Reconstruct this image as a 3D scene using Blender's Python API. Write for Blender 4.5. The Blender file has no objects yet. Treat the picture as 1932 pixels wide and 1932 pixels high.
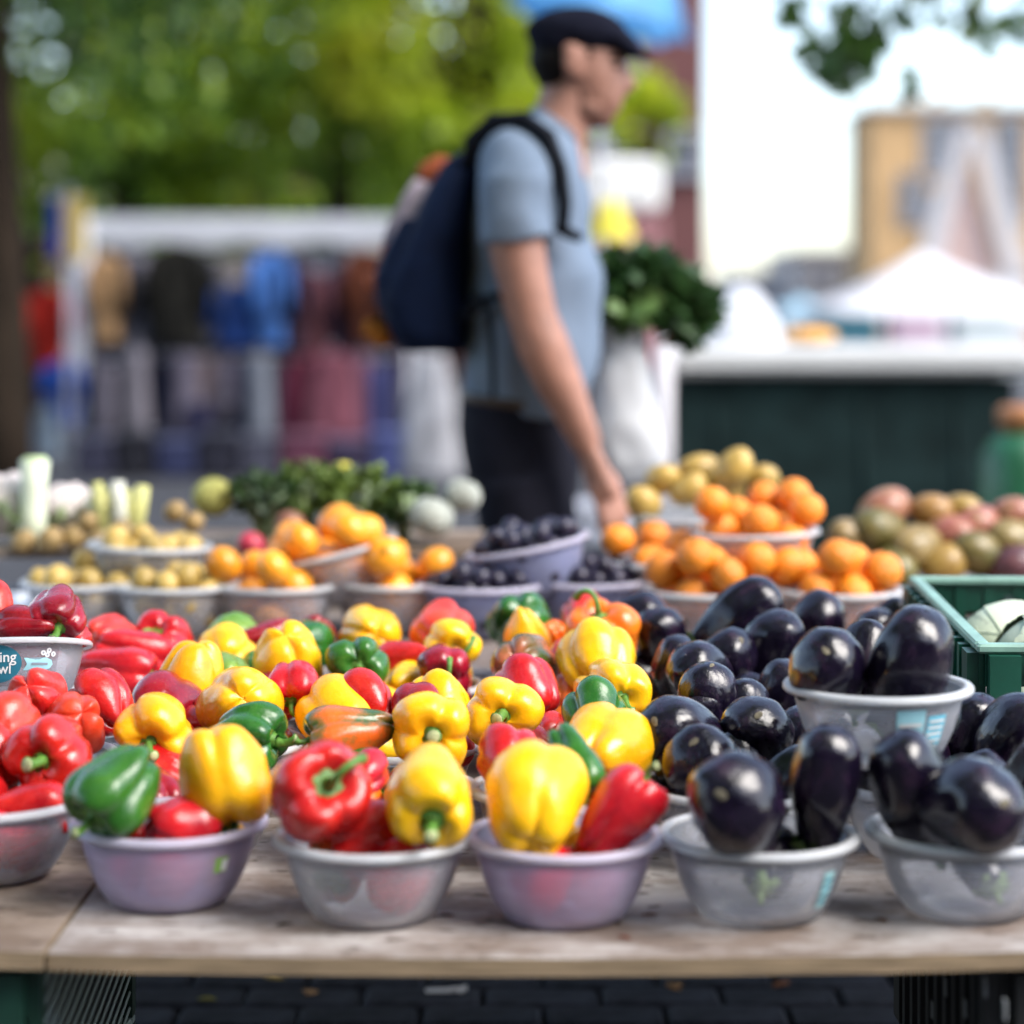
import bpy, math, random
import numpy as np
from mathutils import Vector, Matrix, Quaternion, noise

random.seed(7)
S = bpy.context.scene
COL = S.collection
PI = math.pi
F = 4040.0          # focal length in picture units (picture 1932 units wide)
HC = 1.15           # camera height
PX0, PY0 = 966.0, 600.0   # principal column, horizon row

# ------------------------------------------------------------------ camera
cam_d = bpy.data.cameras.new('camera')
cam = bpy.data.objects.new('camera', cam_d); COL.objects.link(cam)
cam.location = (0, 0, HC); cam.rotation_euler = (PI/2, 0, 0)
cam_d.sensor_width = 36; cam_d.lens = F/1932*36
cam_d.shift_y = -(966-PY0)/1932
cam_d.clip_start = 0.05; cam_d.clip_end = 600
cam_d.dof.use_dof = True
cam_d.dof.focus_distance = 2.73
cam_d.dof.aperture_fstop = 1.72
S.camera = cam

# ------------------------------------------------------------------ sky, sun
SUN_AZ, SUN_EL = math.radians(122), math.radians(48)    # azimuth measured from +Y towards +X
W = bpy.data.worlds.new('World'); S.world = W; W.use_nodes = True
wn = W.node_tree; wn.nodes.clear()
sky = wn.nodes.new('ShaderNodeTexSky'); sky.sky_type = 'NISHITA'; sky.sun_disc = False
sky.sun_elevation = SUN_EL; sky.sun_rotation = SUN_AZ
sky.air_density = 1.0; sky.dust_density = 1.5; sky.ozone_density = 1.0; sky.altitude = 0
hs = wn.nodes.new('ShaderNodeHueSaturation'); hs.inputs['Saturation'].default_value = 0.85
bg = wn.nodes.new('ShaderNodeBackground'); bg.inputs['Strength'].default_value = 0.13
wo = wn.nodes.new('ShaderNodeOutputWorld')
wn.links.new(sky.outputs[0], hs.inputs['Color']); wn.links.new(hs.outputs[0], bg.inputs[0]); wn.links.new(bg.outputs[0], wo.inputs[0])
sun_d = bpy.data.lights.new('sun', 'SUN'); sun_d.energy = 1.5; sun_d.angle = math.radians(36); sun_d.color = (1, .96, .9)
sun = bpy.data.objects.new('sun', sun_d); COL.objects.link(sun)
sdir = Vector((math.sin(SUN_AZ)*math.cos(SUN_EL), math.cos(SUN_AZ)*math.cos(SUN_EL), math.sin(SUN_EL)))
sun.rotation_euler = sdir.to_track_quat('Z', 'Y').to_euler()
sun.location = sdir*30

S.view_settings.view_transform = 'Standard'; S.view_settings.look = 'None'
S.view_settings.exposure = 1.87; S.view_settings.gamma = 1.0; S.view_settings.use_curve_mapping = False
S.render.engine = 'CYCLES'
cy = S.cycles
cy.use_denoising = True
try: cy.denoiser = 'OPENIMAGEDENOISE'
except Exception: pass
cy.max_bounces = 8; cy.diffuse_bounces = 3; cy.glossy_bounces = 3; cy.transmission_bounces = 4; cy.transparent_max_bounces = 16
cy.sample_clamp_indirect = 4
cy.caustics_reflective = False; cy.caustics_refractive = False

def at(px, py, d):
    return Vector(((px-PX0)*d/F, d, HC-(py-PY0)*d/F))
def at_z(px, py, z):
    d = (HC-z)*F/(py-PY0)
    return Vector(((px-PX0)*d/F, d, z)), d

# ------------------------------------------------------------------ materials
MATS = {}
def nodes_of(name):
    m = bpy.data.materials.new(name); m.use_nodes = True
    nt = m.node_tree
    return m, nt, nt.nodes['Principled BSDF'], nt.nodes['Material Output']
def N(nt, t, **kw):
    n = nt.nodes.new(t)
    for k, v in kw.items():
        if k in n.inputs: n.inputs[k].default_value = v
        else: setattr(n, k, v)
    return n
def ramp(nt, src, stops):
    r = nt.nodes.new('ShaderNodeValToRGB')
    e = r.color_ramp.elements
    while len(e) < len(stops): e.new(0.5)
    for el, (p, c) in zip(e, stops):
        el.position = p; el.color = (*c, 1) if len(c) == 3 else c
    nt.links.new(src, r.inputs[0]); return r
def mapping(nt, scale=(1,1,1), coord='Object'):
    tc = nt.nodes.new('ShaderNodeTexCoord'); mp = nt.nodes.new('ShaderNodeMapping')
    mp.inputs['Scale'].default_value = scale
    nt.links.new(tc.outputs[coord], mp.inputs[0]); return mp.outputs[0]
def add_bump(nt, bsdf, fac, strength=.2, dist=.002):
    b = nt.nodes.new('ShaderNodeBump'); b.inputs['Strength'].default_value = strength; b.inputs['Distance'].default_value = dist
    nt.links.new(fac, b.inputs['Height']); nt.links.new(b.outputs[0], bsdf.inputs['Normal']); return b

def mat(name, col, rough=.6, var=.25, scale=6, bump=0., bdist=.004, metal=0., coat=0., spec=.5, stretch=(1,1,1), coord='Object', trans=0., emis=None):
    """Plain material with noise variation of its colour, roughness and relief."""
    if name in MATS: return MATS[name]
    m, nt, b, o = nodes_of(name)
    v = mapping(nt, stretch, coord)
    n = N(nt, 'ShaderNodeTexNoise', Scale=scale, Detail=6, Roughness=.6); nt.links.new(v, n.inputs['Vector'])
    lo = tuple(c*(1-var) for c in col); hi = tuple(min(1, c*(1+var)) for c in col)
    r = ramp(nt, n.outputs['Fac'], [(.3, lo), (.7, hi)])
    oi = nt.nodes.new('ShaderNodeObjectInfo')
    hsv = nt.nodes.new('ShaderNodeHueSaturation')
    mr = N(nt, 'ShaderNodeMapRange'); mr.inputs['To Min'].default_value = .76; mr.inputs['To Max'].default_value = 1.1
    nt.links.new(oi.outputs['Random'], mr.inputs['Value']); nt.links.new(mr.outputs[0], hsv.inputs['Value'])
    nt.links.new(r.outputs[0], hsv.inputs['Color']); nt.links.new(hsv.outputs[0], b.inputs['Base Color'])
    b.inputs['Roughness'].default_value = rough; b.inputs['Metallic'].default_value = metal
    b.inputs['Coat Weight'].default_value = coat; b.inputs['Specular IOR Level'].default_value = spec if rough < .7 else .12
    if bump: add_bump(nt, b, n.outputs['Fac'], bump, bdist)
    if trans:
        t = nt.nodes.new('ShaderNodeBsdfTranslucent'); mx = nt.nodes.new('ShaderNodeMixShader'); mx.inputs[0].default_value = trans
        nt.links.new(hsv.outputs[0], t.inputs[0]); nt.links.new(b.outputs[0], mx.inputs[1]); nt.links.new(t.outputs[0], mx.inputs[2])
        nt.links.new(mx.outputs[0], o.inputs[0])
    MATS[name] = m; return m

def pepper_mat(name, stops, rough=.24, hue=.012, streak=False):
    m, nt, b, o = nodes_of(name)
    v = mapping(nt, (1,1,1))
    oi = nt.nodes.new('ShaderNodeObjectInfo')
    off = N(nt, 'ShaderNodeVectorMath', operation='ADD'); nt.links.new(v, off.inputs[0])
    sc = N(nt, 'ShaderNodeMath', operation='MULTIPLY'); sc.inputs[1].default_value = 37.
    nt.links.new(oi.outputs['Random'], sc.inputs[0]); nt.links.new(sc.outputs[0], off.inputs[1])
    n = N(nt, 'ShaderNodeTexNoise', Scale=1.6 if streak else 2.4, Detail=4, Roughness=.55); nt.links.new(off.outputs[0], n.inputs['Vector'])
    r = ramp(nt, n.outputs['Fac'], stops)
    hsv = nt.nodes.new('ShaderNodeHueSaturation')
    mr = N(nt, 'ShaderNodeMapRange'); mr.inputs['To Min'].default_value = .5-hue; mr.inputs['To Max'].default_value = .5+hue
    nt.links.new(oi.outputs['Random'], mr.inputs['Value']); nt.links.new(mr.outputs[0], hsv.inputs['Hue'])
    # small pale flecks on the skin
    vo = N(nt, 'ShaderNodeTexNoise', Scale=55, Detail=2); nt.links.new(off.outputs[0], vo.inputs['Vector'])
    fr = ramp(nt, vo.outputs['Fac'], [(.66, (0,0,0)), (.76, (1,1,1))])
    mix = N(nt, 'ShaderNodeMixRGB', blend_type='MIX'); mix.inputs['Color2'].default_value = (.75,.55,.35,1)
    ml = N(nt, 'ShaderNodeMath', operation='MULTIPLY'); ml.inputs[1].default_value = .22
    nt.links.new(fr.outputs[0], ml.inputs[0]); nt.links.new(ml.outputs[0], mix.inputs['Fac'])
    nt.links.new(r.outputs[0], hsv.inputs['Color']); nt.links.new(hsv.outputs[0], mix.inputs['Color1'])
    nt.links.new(mix.outputs[0], b.inputs['Base Color'])
    n2 = N(nt, 'ShaderNodeTexNoise', Scale=5, Detail=5, Roughness=.65); nt.links.new(off.outputs[0], n2.inputs['Vector'])
    rr = N(nt, 'ShaderNodeMapRange'); rr.inputs['From Min'].default_value = .35; rr.inputs['From Max'].default_value = .7
    rr.inputs['To Min'].default_value = rough*.55; rr.inputs['To Max'].default_value = rough*1.9
    nt.links.new(n2.outputs['Fac'], rr.inputs['Value']); nt.links.new(rr.outputs[0], b.inputs['Roughness'])
    b.inputs['Subsurface Weight'].default_value = 0.0
    b.inputs['Specular IOR Level'].default_value = .42
    b.inputs['Coat Weight'].default_value = .22; b.inputs['Coat Roughness'].default_value = .06
    add_bump(nt, b, n2.outputs['Fac'], .10, .02)
    return m
PM = {
 'red':    pepper_mat('pepper_red', [(.3,(.36,.004,.010)),(.6,(.58,.012,.012)),(.85,(.66,.035,.018))], hue=.004),
 'dark':   pepper_mat('pepper_dark_red', [(.3,(.16,.003,.010)),(.7,(.34,.006,.014))], rough=.2, hue=.004),
 'bright': pepper_mat('pepper_bright_red', [(.3,(.58,.018,.012)),(.7,(.75,.06,.025))], rough=.32, hue=.005),
 'yellow': pepper_mat('pepper_yellow', [(.25,(.84,.36,.004)),(.55,(.90,.48,.006)),(.85,(.93,.56,.012))], rough=.26),
 'orange': pepper_mat('pepper_orange', [(.3,(.75,.10,.010)),(.7,(.85,.20,.012))]),
 'green':  pepper_mat('pepper_green', [(.25,(.010,.075,.010)),(.6,(.028,.14,.016)),(.85,(.09,.22,.02))], rough=.22),
 'pale':   pepper_mat('pepper_light_green', [(.25,(.07,.20,.02)),(.7,(.20,.34,.05))], rough=.26),
 'mixed':  pepper_mat('pepper_orange_green', [(.38,(.05,.10,.02)),(.47,(.30,.12,.03)),(.56,(.70,.10,.015)),(.8,(.80,.17,.02))], streak=True),
 'brown':  pepper_mat('pepper_brown_green', [(.35,(.035,.07,.012)),(.5,(.22,.10,.03)),(.62,(.46,.15,.06)),(.8,(.5,.13,.04))], streak=True),
}
STEM = mat('pepper_stem', (.09,.22,.03), .5, .4, 14, .3)
STEMEND = mat('stem_cut', (.45,.48,.25), .8, .2, 30)

def eggplant_mat():
    m, nt, b, o = nodes_of('eggplant_skin')
    v = mapping(nt, (2.2,2.2,.7))
    oi = nt.nodes.new('ShaderNodeObjectInfo')
    off = N(nt, 'ShaderNodeVectorMath', operation='ADD'); nt.links.new(v, off.inputs[0])
    sc = N(nt, 'ShaderNodeMath', operation='MULTIPLY'); sc.inputs[1].default_value = 51.
    nt.links.new(oi.outputs['Random'], sc.inputs[0]); nt.links.new(sc.outputs[0], off.inputs[1])
    n = N(nt, 'ShaderNodeTexNoise', Scale=2.2, Detail=5, Roughness=.55); nt.links.new(off.outputs[0], n.inputs['Vector'])
    r = ramp(nt, n.outputs['Fac'], [(.3,(.003,.002,.007)),(.55,(.007,.004,.013)),(.78,(.026,.008,.026))])
    nt.links.new(r.outputs[0], b.inputs['Base Color'])
    rr = N(nt, 'ShaderNodeMapRange'); rr.inputs['From Min'].default_value = .35; rr.inputs['From Max'].default_value = .7
    rr.inputs['To Min'].default_value = .09; rr.inputs['To Max'].default_value = .36
    nt.links.new(n.outputs['Fac'], rr.inputs['Value']); nt.links.new(rr.outputs[0], b.inputs['Roughness'])
    n2 = N(nt, 'ShaderNodeTexNoise', Scale=7, Detail=4); nt.links.new(off.outputs[0], n2.inputs['Vector'])
    b.inputs['Specular IOR Level'].default_value = .36
    b.inputs['Coat Weight'].default_value = .30; b.inputs['Coat Roughness'].default_value = .06
    add_bump(nt, b, n2.outputs['Fac'], .10, .02)
    return m
EGG = eggplant_mat()
SCAR = mat('eggplant_scar', (.16,.14,.10), .8, .4, 20)
ECALYX = mat('eggplant_calyx', (.16,.25,.08), .6, .4, 12)

def bowl_mat(name, tint, dens, col):
    m, nt, b, o = nodes_of(name)
    nt.nodes.remove(b)
    tr = N(nt, 'ShaderNodeBsdfTransparent'); tr.inputs[0].default_value = (*tint, 1)
    df = N(nt, 'ShaderNodeBsdfDiffuse'); df.inputs[0].default_value = (*col, 1)
    tl = N(nt, 'ShaderNodeBsdfTranslucent'); tl.inputs[0].default_value = (*col, 1)
    gl = N(nt, 'ShaderNodeBsdfGlossy', Roughness=.35)
    v = mapping(nt, (14,14,60)); n = N(nt, 'ShaderNodeTexNoise', Scale=1.5, Detail=4); nt.links.new(v, n.inputs['Vector'])
    mr = N(nt, 'ShaderNodeMapRange'); mr.inputs['To Min'].default_value = dens*.75; mr.inputs['To Max'].default_value = dens*1.25
    nt.links.new(n.outputs['Fac'], mr.inputs['Value'])
    a = N(nt, 'ShaderNodeMixShader'); a.inputs[0].default_value = .3
    nt.links.new(df.outputs[0], a.inputs[1]); nt.links.new(tl.outputs[0], a.inputs[2])
    c = N(nt, 'ShaderNodeMixShader'); nt.links.new(mr.outputs[0], c.inputs[0])
    nt.links.new(tr.outputs[0], c.inputs[1]); nt.links.new(a.outputs[0], c.inputs[2])
    fr = N(nt, 'ShaderNodeFresnel', IOR=1.18)
    g = N(nt, 'ShaderNodeMixShader'); nt.links.new(fr.outputs[0], g.inputs[0])
    nt.links.new(c.outputs[0], g.inputs[1]); nt.links.new(gl.outputs[0], g.inputs[2])
    nt.links.new(g.outputs[0], o.inputs[0]); return m
BOWL_CLEAR = bowl_mat('bowl_clear_plastic', (.985,.988,.998), .26, (.84,.87,.97))
BOWL_LILAC = bowl_mat('bowl_lilac_plastic', (.95,.92,1.0), .40, (.78,.73,1.0))
BOWL_BLUE = bowl_mat('bowl_violet_plastic', (.86,.88,.99), .40, (.58,.62,.92))
RIM_CLEAR = bowl_mat('rim_clear_plastic', (.95,.96,.98), .62, (.86,.88,.92))
RIM_LILAC = bowl_mat('rim_lilac_plastic', (.93,.9,.98), .62, (.82,.78,.94))

# ------------------------------------------------------------------ mesh helpers
class MB:
    def __init__(s): s.v = []; s.f = []; s.mi = []
    def add(s, verts, faces, mi=0):
        b = len(s.v); s.v += [tuple(p) for p in verts]; s.f += [tuple(i+b for i in f) for f in faces]; s.mi += [mi]*len(faces)
    def box(s, c, size, R=None, mi=0, bev=0):
        x, y, z = (k/2 for k in size); c = Vector(c)
        if bev:
            t = bev; vs = []; fs = []
            ring = [(-x+t,-y),(x-t,-y),(x,-y+t),(x,y-t),(x-t,y),(-x+t,y),(-x,y-t),(-x,-y+t)]
            k = 1-t/max(x,y); k2 = (1-t/x, 1-t/y)
            for zz, sc in ((-z,1),(-z+t,0),(z-t,0),(z,1)):
                for (a,b_) in ring: vs.append(Vector((a*(k2[0] if sc else 1), b_*(k2[1] if sc else 1), zz)))
            for q in range(3):
                for i in range(8):
                    j = (i+1)%8; fs.append((q*8+i, q*8+j, q*8+8+j, q*8+8+i))
            fs.append(tuple(range(7,-1,-1))); fs.append(tuple(range(24,32)))
        else:
            vs = [Vector((a,b_,d)) for d in (-z,z) for a,b_ in ((-x,-y),(x,-y),(x,y),(-x,y))]
            fs = [(3,2,1,0),(4,5,6,7),(0,1,5,4),(1,2,6,5),(2,3,7,6),(3,0,4,7)]
        if R is not None: vs = [R @ p for p in vs]
        s.add([p+c for p in vs], fs, mi)
    def tube(s, pts, rad, n=10, mi=0, flat=None, cap=True):
        pts = [Vector(p) for p in pts]; m = len(pts)
        if not hasattr(rad, '__len__'): rad = [rad]*m
        vs = []; fs = []; up = Vector((.13,.21,.97)); prev = None
        for i, p in enumerate(pts):
            t = (pts[min(i+1,m-1)]-pts[max(i-1,0)]).normalized()
            if prev is None:
                a = t.cross(up)
                if a.length < .1: a = t.cross(Vector((1,0,0)))
                a.normalize()
            else:
                a = (prev - t*prev.dot(t)).normalized()
            prev = a; b = t.cross(a)
            for k in range(n):
                w = 2*PI*k/n; ca, sb = math.cos(w), math.sin(w)
                vs.append(p + a*ca*rad[i]*(flat[0] if flat else 1) + b*sb*rad[i]*(flat[1] if flat else 1))
        for i in range(m-1):
            for k in range(n):
                j = (k+1)%n; fs.append((i*n+k, i*n+j, (i+1)*n+j, (i+1)*n+k))
        if cap: fs.append(tuple(range(n-1,-1,-1))); fs.append(tuple(range((m-1)*n, m*n)))
        s.add(vs, fs, mi)
    def ell(s, c, r, R=None, nu=16, nv=12, mi=0, fn=None):
        c = Vector(c); vs = [Vector((0,0,r[2]))]; fs = []
        for i in range(1, nv):
            th = PI*i/nv
            for k in range(nu):
                w = 2*PI*k/nu
                vs.append(Vector((r[0]*math.sin(th)*math.cos(w), r[1]*math.sin(th)*math.sin(w), r[2]*math.cos(th))))
        vs.append(Vector((0,0,-r[2])))
        if fn: vs = [fn(p) for p in vs]
        if R is not None: vs = [R @ p for p in vs]
        for k in range(nu): fs.append((0, 1+k, 1+(k+1)%nu))
        for i in range(nv-2):
            for k in range(nu):
                j = (k+1)%nu; fs.append((1+i*nu+k, 1+(i+1)*nu+k, 1+(i+1)*nu+j, 1+i*nu+j))
        L = len(vs)-1; b = 1+(nv-2)*nu
        for k in range(nu): fs.append((b+k, L, b+(k+1)%nu))
        s.add([p+c for p in vs], fs, mi)
    def lathe(s, prof, n=40, mi=0, closed=False):
        vs = []; fs = []; m = len(prof)
        for (r, z) in prof:
            for k in range(n):
                w = 2*PI*k/n; vs.append((r*math.cos(w), r*math.sin(w), z))
        for i in range(m if closed else m-1):
            i2 = (i+1)%m
            for k in range(n):
                j = (k+1)%n; fs.append((i*n+k, i*n+j, i2*n+j, i2*n+k))
        s.add(vs, fs, mi)
    def loft(s, secs, n=28, ex=2.0, mi=0):
        """secs: (back point, front point, half width across) with points as vectors; the section lies along y."""
        vs = []; fs = []
        for (a, b, hw) in secs:
            a, b = Vector(a), Vector(b); c = (a+b)/2; h = (b-a)/2
            for k in range(n):
                w = 2*PI*k/n; cw, sw = math.cos(w), math.sin(w)
                e = 2/ex
                u = math.copysign(abs(cw)**e, cw); q = math.copysign(abs(sw)**e, sw)
                vs.append(c + h*u + Vector((0, q*hw, 0)))
        for i in range(len(secs)-1):
            for k in range(n):
                j = (k+1)%n; fs.append((i*n+k, i*n+j, (i+1)*n+j, (i+1)*n+k))
        fs.append(tuple(range(n-1,-1,-1))); fs.append(tuple(range((len(secs)-1)*n, len(secs)*n)))
        s.add(vs, fs, mi)
    def mesh(s, name, mats, smooth=True):
        me = bpy.data.meshes.new(name); me.from_pydata(s.v, [], s.f)
        if not isinstance(mats, (list, tuple)): mats = [mats]
        for m in mats: me.materials.append(m)
        if len(mats) > 1: me.polygons.foreach_set('material_index', s.mi)
        if smooth: me.polygons.foreach_set('use_smooth', [True]*len(me.polygons))
        me.update(); return me
    def build(s, name, mats, parent=None, smooth=True, loc=None, rot=None):
        return link(name, s.mesh(name, mats, smooth), parent, loc, rot)

def link(name, me, parent=None, loc=None, rot=None, scale=None):
    o = bpy.data.objects.new(name, me); COL.objects.link(o)
    if parent is not None: o.parent = parent
    if loc is not None: o.location = loc
    if rot is not None:
        o.rotation_mode = 'QUATERNION' if isinstance(rot, Quaternion) else 'XYZ'
        if isinstance(rot, Quaternion): o.rotation_quaternion = rot
        else: o.rotation_euler = rot
    if scale is not None: o.scale = (scale,)*3 if not hasattr(scale, '__len__') else scale
    return o
def empty(name, loc=(0,0,0), rz=0):
    o = bpy.data.objects.new(name, None); COL.objects.link(o); o.location = loc; o.rotation_euler = (0,0,rz); o.empty_display_size = .05
    return o
def tag(o, label, cat, group=None, kind=None):
    if label: o['label'] = label
    if cat: o['category'] = cat
    if group: o['group'] = group
    if kind: o['kind'] = kind
    return o
def structure(o): o['kind'] = 'structure'; return o
def remeshed(mb, name, mats, voxel, smooth=6, parent=None, loc=None, noise_amp=0, noise_scale=8):
    me = mb.mesh(name, mats); o = bpy.data.objects.new(name, me); COL.objects.link(o)
    r = o.modifiers.new('r', 'REMESH'); r.mode = 'VOXEL'; r.voxel_size = voxel
    if smooth:
        q = o.modifiers.new('s', 'SMOOTH'); q.iterations = smooth; q.factor = .5
    dg = bpy.context.evaluated_depsgraph_get()
    me2 = bpy.data.meshes.new_from_object(o.evaluated_get(dg)); me2.name = name
    bpy.data.objects.remove(o); bpy.data.meshes.remove(me)
    if noise_amp:
        for v in me2.vertices:
            nn = noise.noise_vector(v.co*noise_scale + Vector((3.1,1.7,9.2)))
            v.co += nn*noise_amp
    me2.polygons.foreach_set('use_smooth', [True]*len(me2.polygons))
    if not me2.materials:
        me2.materials.append(mats)
    return link(name, me2, parent, loc)
def dirq(v, roll=0):
    """rotation taking local +Z to direction v (x right, y away from the camera, z up)"""
    q = Vector(v).normalized().to_track_quat('Z', 'Y')
    return q @ Quaternion((0,0,1), roll)

# ------------------------------------------------------------------ GROUND
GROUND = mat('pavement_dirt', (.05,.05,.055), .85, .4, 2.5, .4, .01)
g = MB(); g.add([(-150,-60,-.01),(150,-60,-.01),(150,300,-.01),(-150,300,-.01)], [(0,1,2,3)])
ground = structure(g.build('ground', GROUND, smooth=False))
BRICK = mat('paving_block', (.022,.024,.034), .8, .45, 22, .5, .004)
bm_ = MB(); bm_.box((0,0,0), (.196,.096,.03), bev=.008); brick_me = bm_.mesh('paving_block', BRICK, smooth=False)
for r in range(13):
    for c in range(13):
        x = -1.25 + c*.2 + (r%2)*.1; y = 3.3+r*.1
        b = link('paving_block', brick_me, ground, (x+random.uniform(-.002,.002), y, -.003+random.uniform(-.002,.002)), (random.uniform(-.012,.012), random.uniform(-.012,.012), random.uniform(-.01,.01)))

# ------------------------------------------------------------------ FRONT TABLE
def wood_mat(name, c1, c2, dirt):
    m, nt, b, o = nodes_of(name)
    v = mapping(nt, (1.2,9,9))
    n = N(nt, 'ShaderNodeTexNoise', Scale=4, Detail=8, Roughness=.65, Distortion=.6); nt.links.new(v, n.inputs['Vector'])
    r = ramp(nt, n.outputs['Fac'], [(.25,c1),(.7,c2)])
    v2 = mapping(nt, (1,1.6,1)); n2 = N(nt, 'ShaderNodeTexNoise', Scale=2.6, Detail=9, Roughness=.7); nt.links.new(v2, n2.inputs['Vector'])
    r2 = ramp(nt, n2.outputs['Fac'], [(.42,(0,0,0)),(.56,(1,1,1))])
    v3 = mapping(nt, (1,2,1)); n3 = N(nt, 'ShaderNodeTexNoise', Scale=22, Detail=4, Roughness=.6); nt.links.new(v3, n3.inputs['Vector'])
    r3 = ramp(nt, n3.outputs['Fac'], [(.60,(0,0,0)),(.66,(1,1,1))])
    mx = N(nt, 'ShaderNodeMixRGB'); mx.inputs['Color2'].default_value = (*dirt,1)
    m2 = N(nt, 'ShaderNodeMath', operation='MULTIPLY'); m2.inputs[1].default_value = .9; nt.links.new(r2.outputs[0], m2.inputs[0])
    nt.links.new(m2.outputs[0], mx.inputs['Fac']); nt.links.new(r.outputs[0], mx.inputs['Color1'])
    mx2 = N(nt, 'ShaderNodeMixRGB'); mx2.inputs['Color2'].default_value = (.05,.03,.02,1)
    m3 = N(nt, 'ShaderNodeMath', operation='MULTIPLY'); m3.inputs[1].default_value = .75; nt.links.new(r3.outputs[0], m3.inputs[0])
    nt.links.new(m3.outputs[0], mx2.inputs['Fac']); nt.links.new(mx.outputs[0], mx2.inputs['Color1'])
    nt.links.new(mx2.outputs[0], b.inputs['Base Color']); b.inputs['Roughness'].default_value = .75
    add_bump(nt, b, n.outputs['Fac'], .3, .004); return m
WOOD_GREY = wood_mat('plywood_grey', (.29,.255,.24), (.50,.47,.46), (.15,.105,.08))
WOOD_BROWN = wood_mat('plywood_brown', (.25,.19,.15), (.42,.345,.29), (.13,.085,.055))
PLYEDGE = mat('plywood_edge', (.27,.20,.13), .8, .45, 12, .3, .003, stretch=(1,1,30))
TZ = .51
def tz(x): return TZ + .004 - .009*max(0., 1-(x/.6)**2)
table = empty('market_table', (0, 2.8, 0))
tag(table, 'low plywood display table holding the bowls of peppers and aubergines', 'table')
def board(name, x0, x1, y0, y1, th, m, dz=0, n=24):
    mb = MB(); vs = []; fs = []
    for i in range(n+1):
        x = x0+(x1-x0)*i/n; z = tz(x)+dz
        w = .0025*noise.noise(Vector((x*9,1,2)))
        vs += [(x,y0+w,z),(x,y1,z),(x,y0+w,z-th),(x,y1,z-th)]
    top = []; rest = []
    for i in range(n):
        a = i*4; top.append((a, a+4, a+5, a+1)); rest += [(a+2,a+3,a+7,a+6),(a,a+2,a+6,a+4),(a+1,a+5,a+7,a+3)]
    rest += [(0,1,3,2),(n*4,n*4+2,n*4+3,n*4+1)]
    mb.add(vs, top, 0); b = len(mb.v)
    mb.f += rest; mb.mi += [1]*len(rest)
    o = mb.build(name, [m, PLYEDGE], table, smooth=False); o.location = (0,-2.8,0); return o
board('table_board', -.468, 1.35, 2.155, 3.36, .018, WOOD_GREY)
board('table_board', -1.3, -.472, 2.150, 3.36, .018, WOOD_BROWN, .002)

# ------------------------------------------------------------------ CRATES
CRATE = mat('crate_green_plastic', (.003,.062,.038), .42, .25, 9, .1, .002)
CRATE_D = mat('crate_dark_green_plastic', (.008,.045,.03), .5, .3, 9, .1, .002)
CRATE_K = mat('crate_black_plastic', (.012,.013,.014), .5, .3, 9, .1, .002)
CRATE_RIM = mat('crate_rim_highlight', (.20,.35,.29), .45, .25, 14, .1, .002)  # paler than the walls: sky highlight painted into the rim colour
def crate(loc, size, rot, m, rim_m, label, ribs=7, lattice=False, slots=3):
    """open plastic crate, origin at the middle of its floor; size = (x, y, height)"""
    sx, sy, h = size; t = .006
    root = empty('plastic_crate', loc); root.rotation_euler = rot
    tag(root, label, 'crate', 'plastic crates')
    fl = MB(); fl.box((0,0,.006), (sx-.02,sy-.02,.012)); fl.build('floor_panel', m, root, False)
    for (ax, sgn) in (('x',-1),('x',1),('y',-1),('y',1)):
        L = sy if ax == 'x' else sx; off = (sx if ax == 'x' else sy)/2 - t/2
        def put(name, u, z, du, dz, th=t, dn=0, mm=m):
            if ax == 'x': c = (sgn*(off+dn), u, z); s = (th, du, dz)
            else: c = (u, sgn*(off+dn), z); s = (du, th, dz)
            q = MB(); q.box(c, s); return q.build(name, mm, root, False)
        if lattice and ax == 'x' and sgn > 0:
            q = MB(); k = -L/2-h/.19
            while k < L/2:
                y0 = max(-L/2+.02, k); y1 = min(L/2-.02, k+h/.19)
                if y1-y0 > .02: q.tube([Vector((off+.004, y0, (y0-k)*.19)), Vector((off+.004, y1, (y1-k)*.19))], .0024, 4)
                k += .105
            q.build('lattice', rim_m, root, False)
            q = MB(); q.box((off-.008, 0, h/2), (.004,L-.02,h*.98)); q.build('backing_panel', CRATE_K, root, False)
            put('wall_rib', -L/2+.012, h*.5, .024, h-.012, t+.006, .002); put('wall_rib', L/2-.012, h*.5, .024, h-.012, t+.006, .002)
        else:
            put('wall_band', 0, h*.88, L-2*t-.002, h*.22)
            put('wall_band', 0, h*.52, L-2*t-.002, h*.10)
            put('wall_band', 0, h*.10, L-2*t-.002, h*.18)
            n = max(3, int(L/.052))
            for k in range(n+1):
                u = -L/2+.03 + (L-.06)*k/n
                put('wall_rib', u, h*.5, .016 if k not in (0,n) else .04, h-.014, t+.018, .006)
            if slots:
                for k in range(n):
                    u = -L/2+.03+(L-.06)*(k+.5)/n
                    put('wall_slat', u, h*.68, (L-.06)/n*.8, .012, t+.008, .003); put('wall_slat', u, h*.34, (L-.06)/n*.8, .008, t+.006, .002)
    rim = MB(); rw = .02
    for (c, s) in (((0,-sy/2+rw/2-.004,h),(sx+.008,rw,.012)), ((0,sy/2-rw/2+.004,h),(sx+.008,rw,.012)),
                   ((-sx/2+rw/2-.004,0,h),(rw,sy-2*rw+.006,.0118)), ((sx/2-rw/2+.004,0,h),(rw,sy-2*rw+.006,.0118))):
        rim.box(c, s, bev=.003)
    rim.build('rim', rim_m, root, False)
    return root
_c = crate((.8245, 3.055, .519), (.42,.60,.213), (math.radians(1.5),0,math.radians(-2.2)), CRATE, CRATE_RIM,
      'bright green plastic crate of white cabbages at the right of the table')
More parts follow.
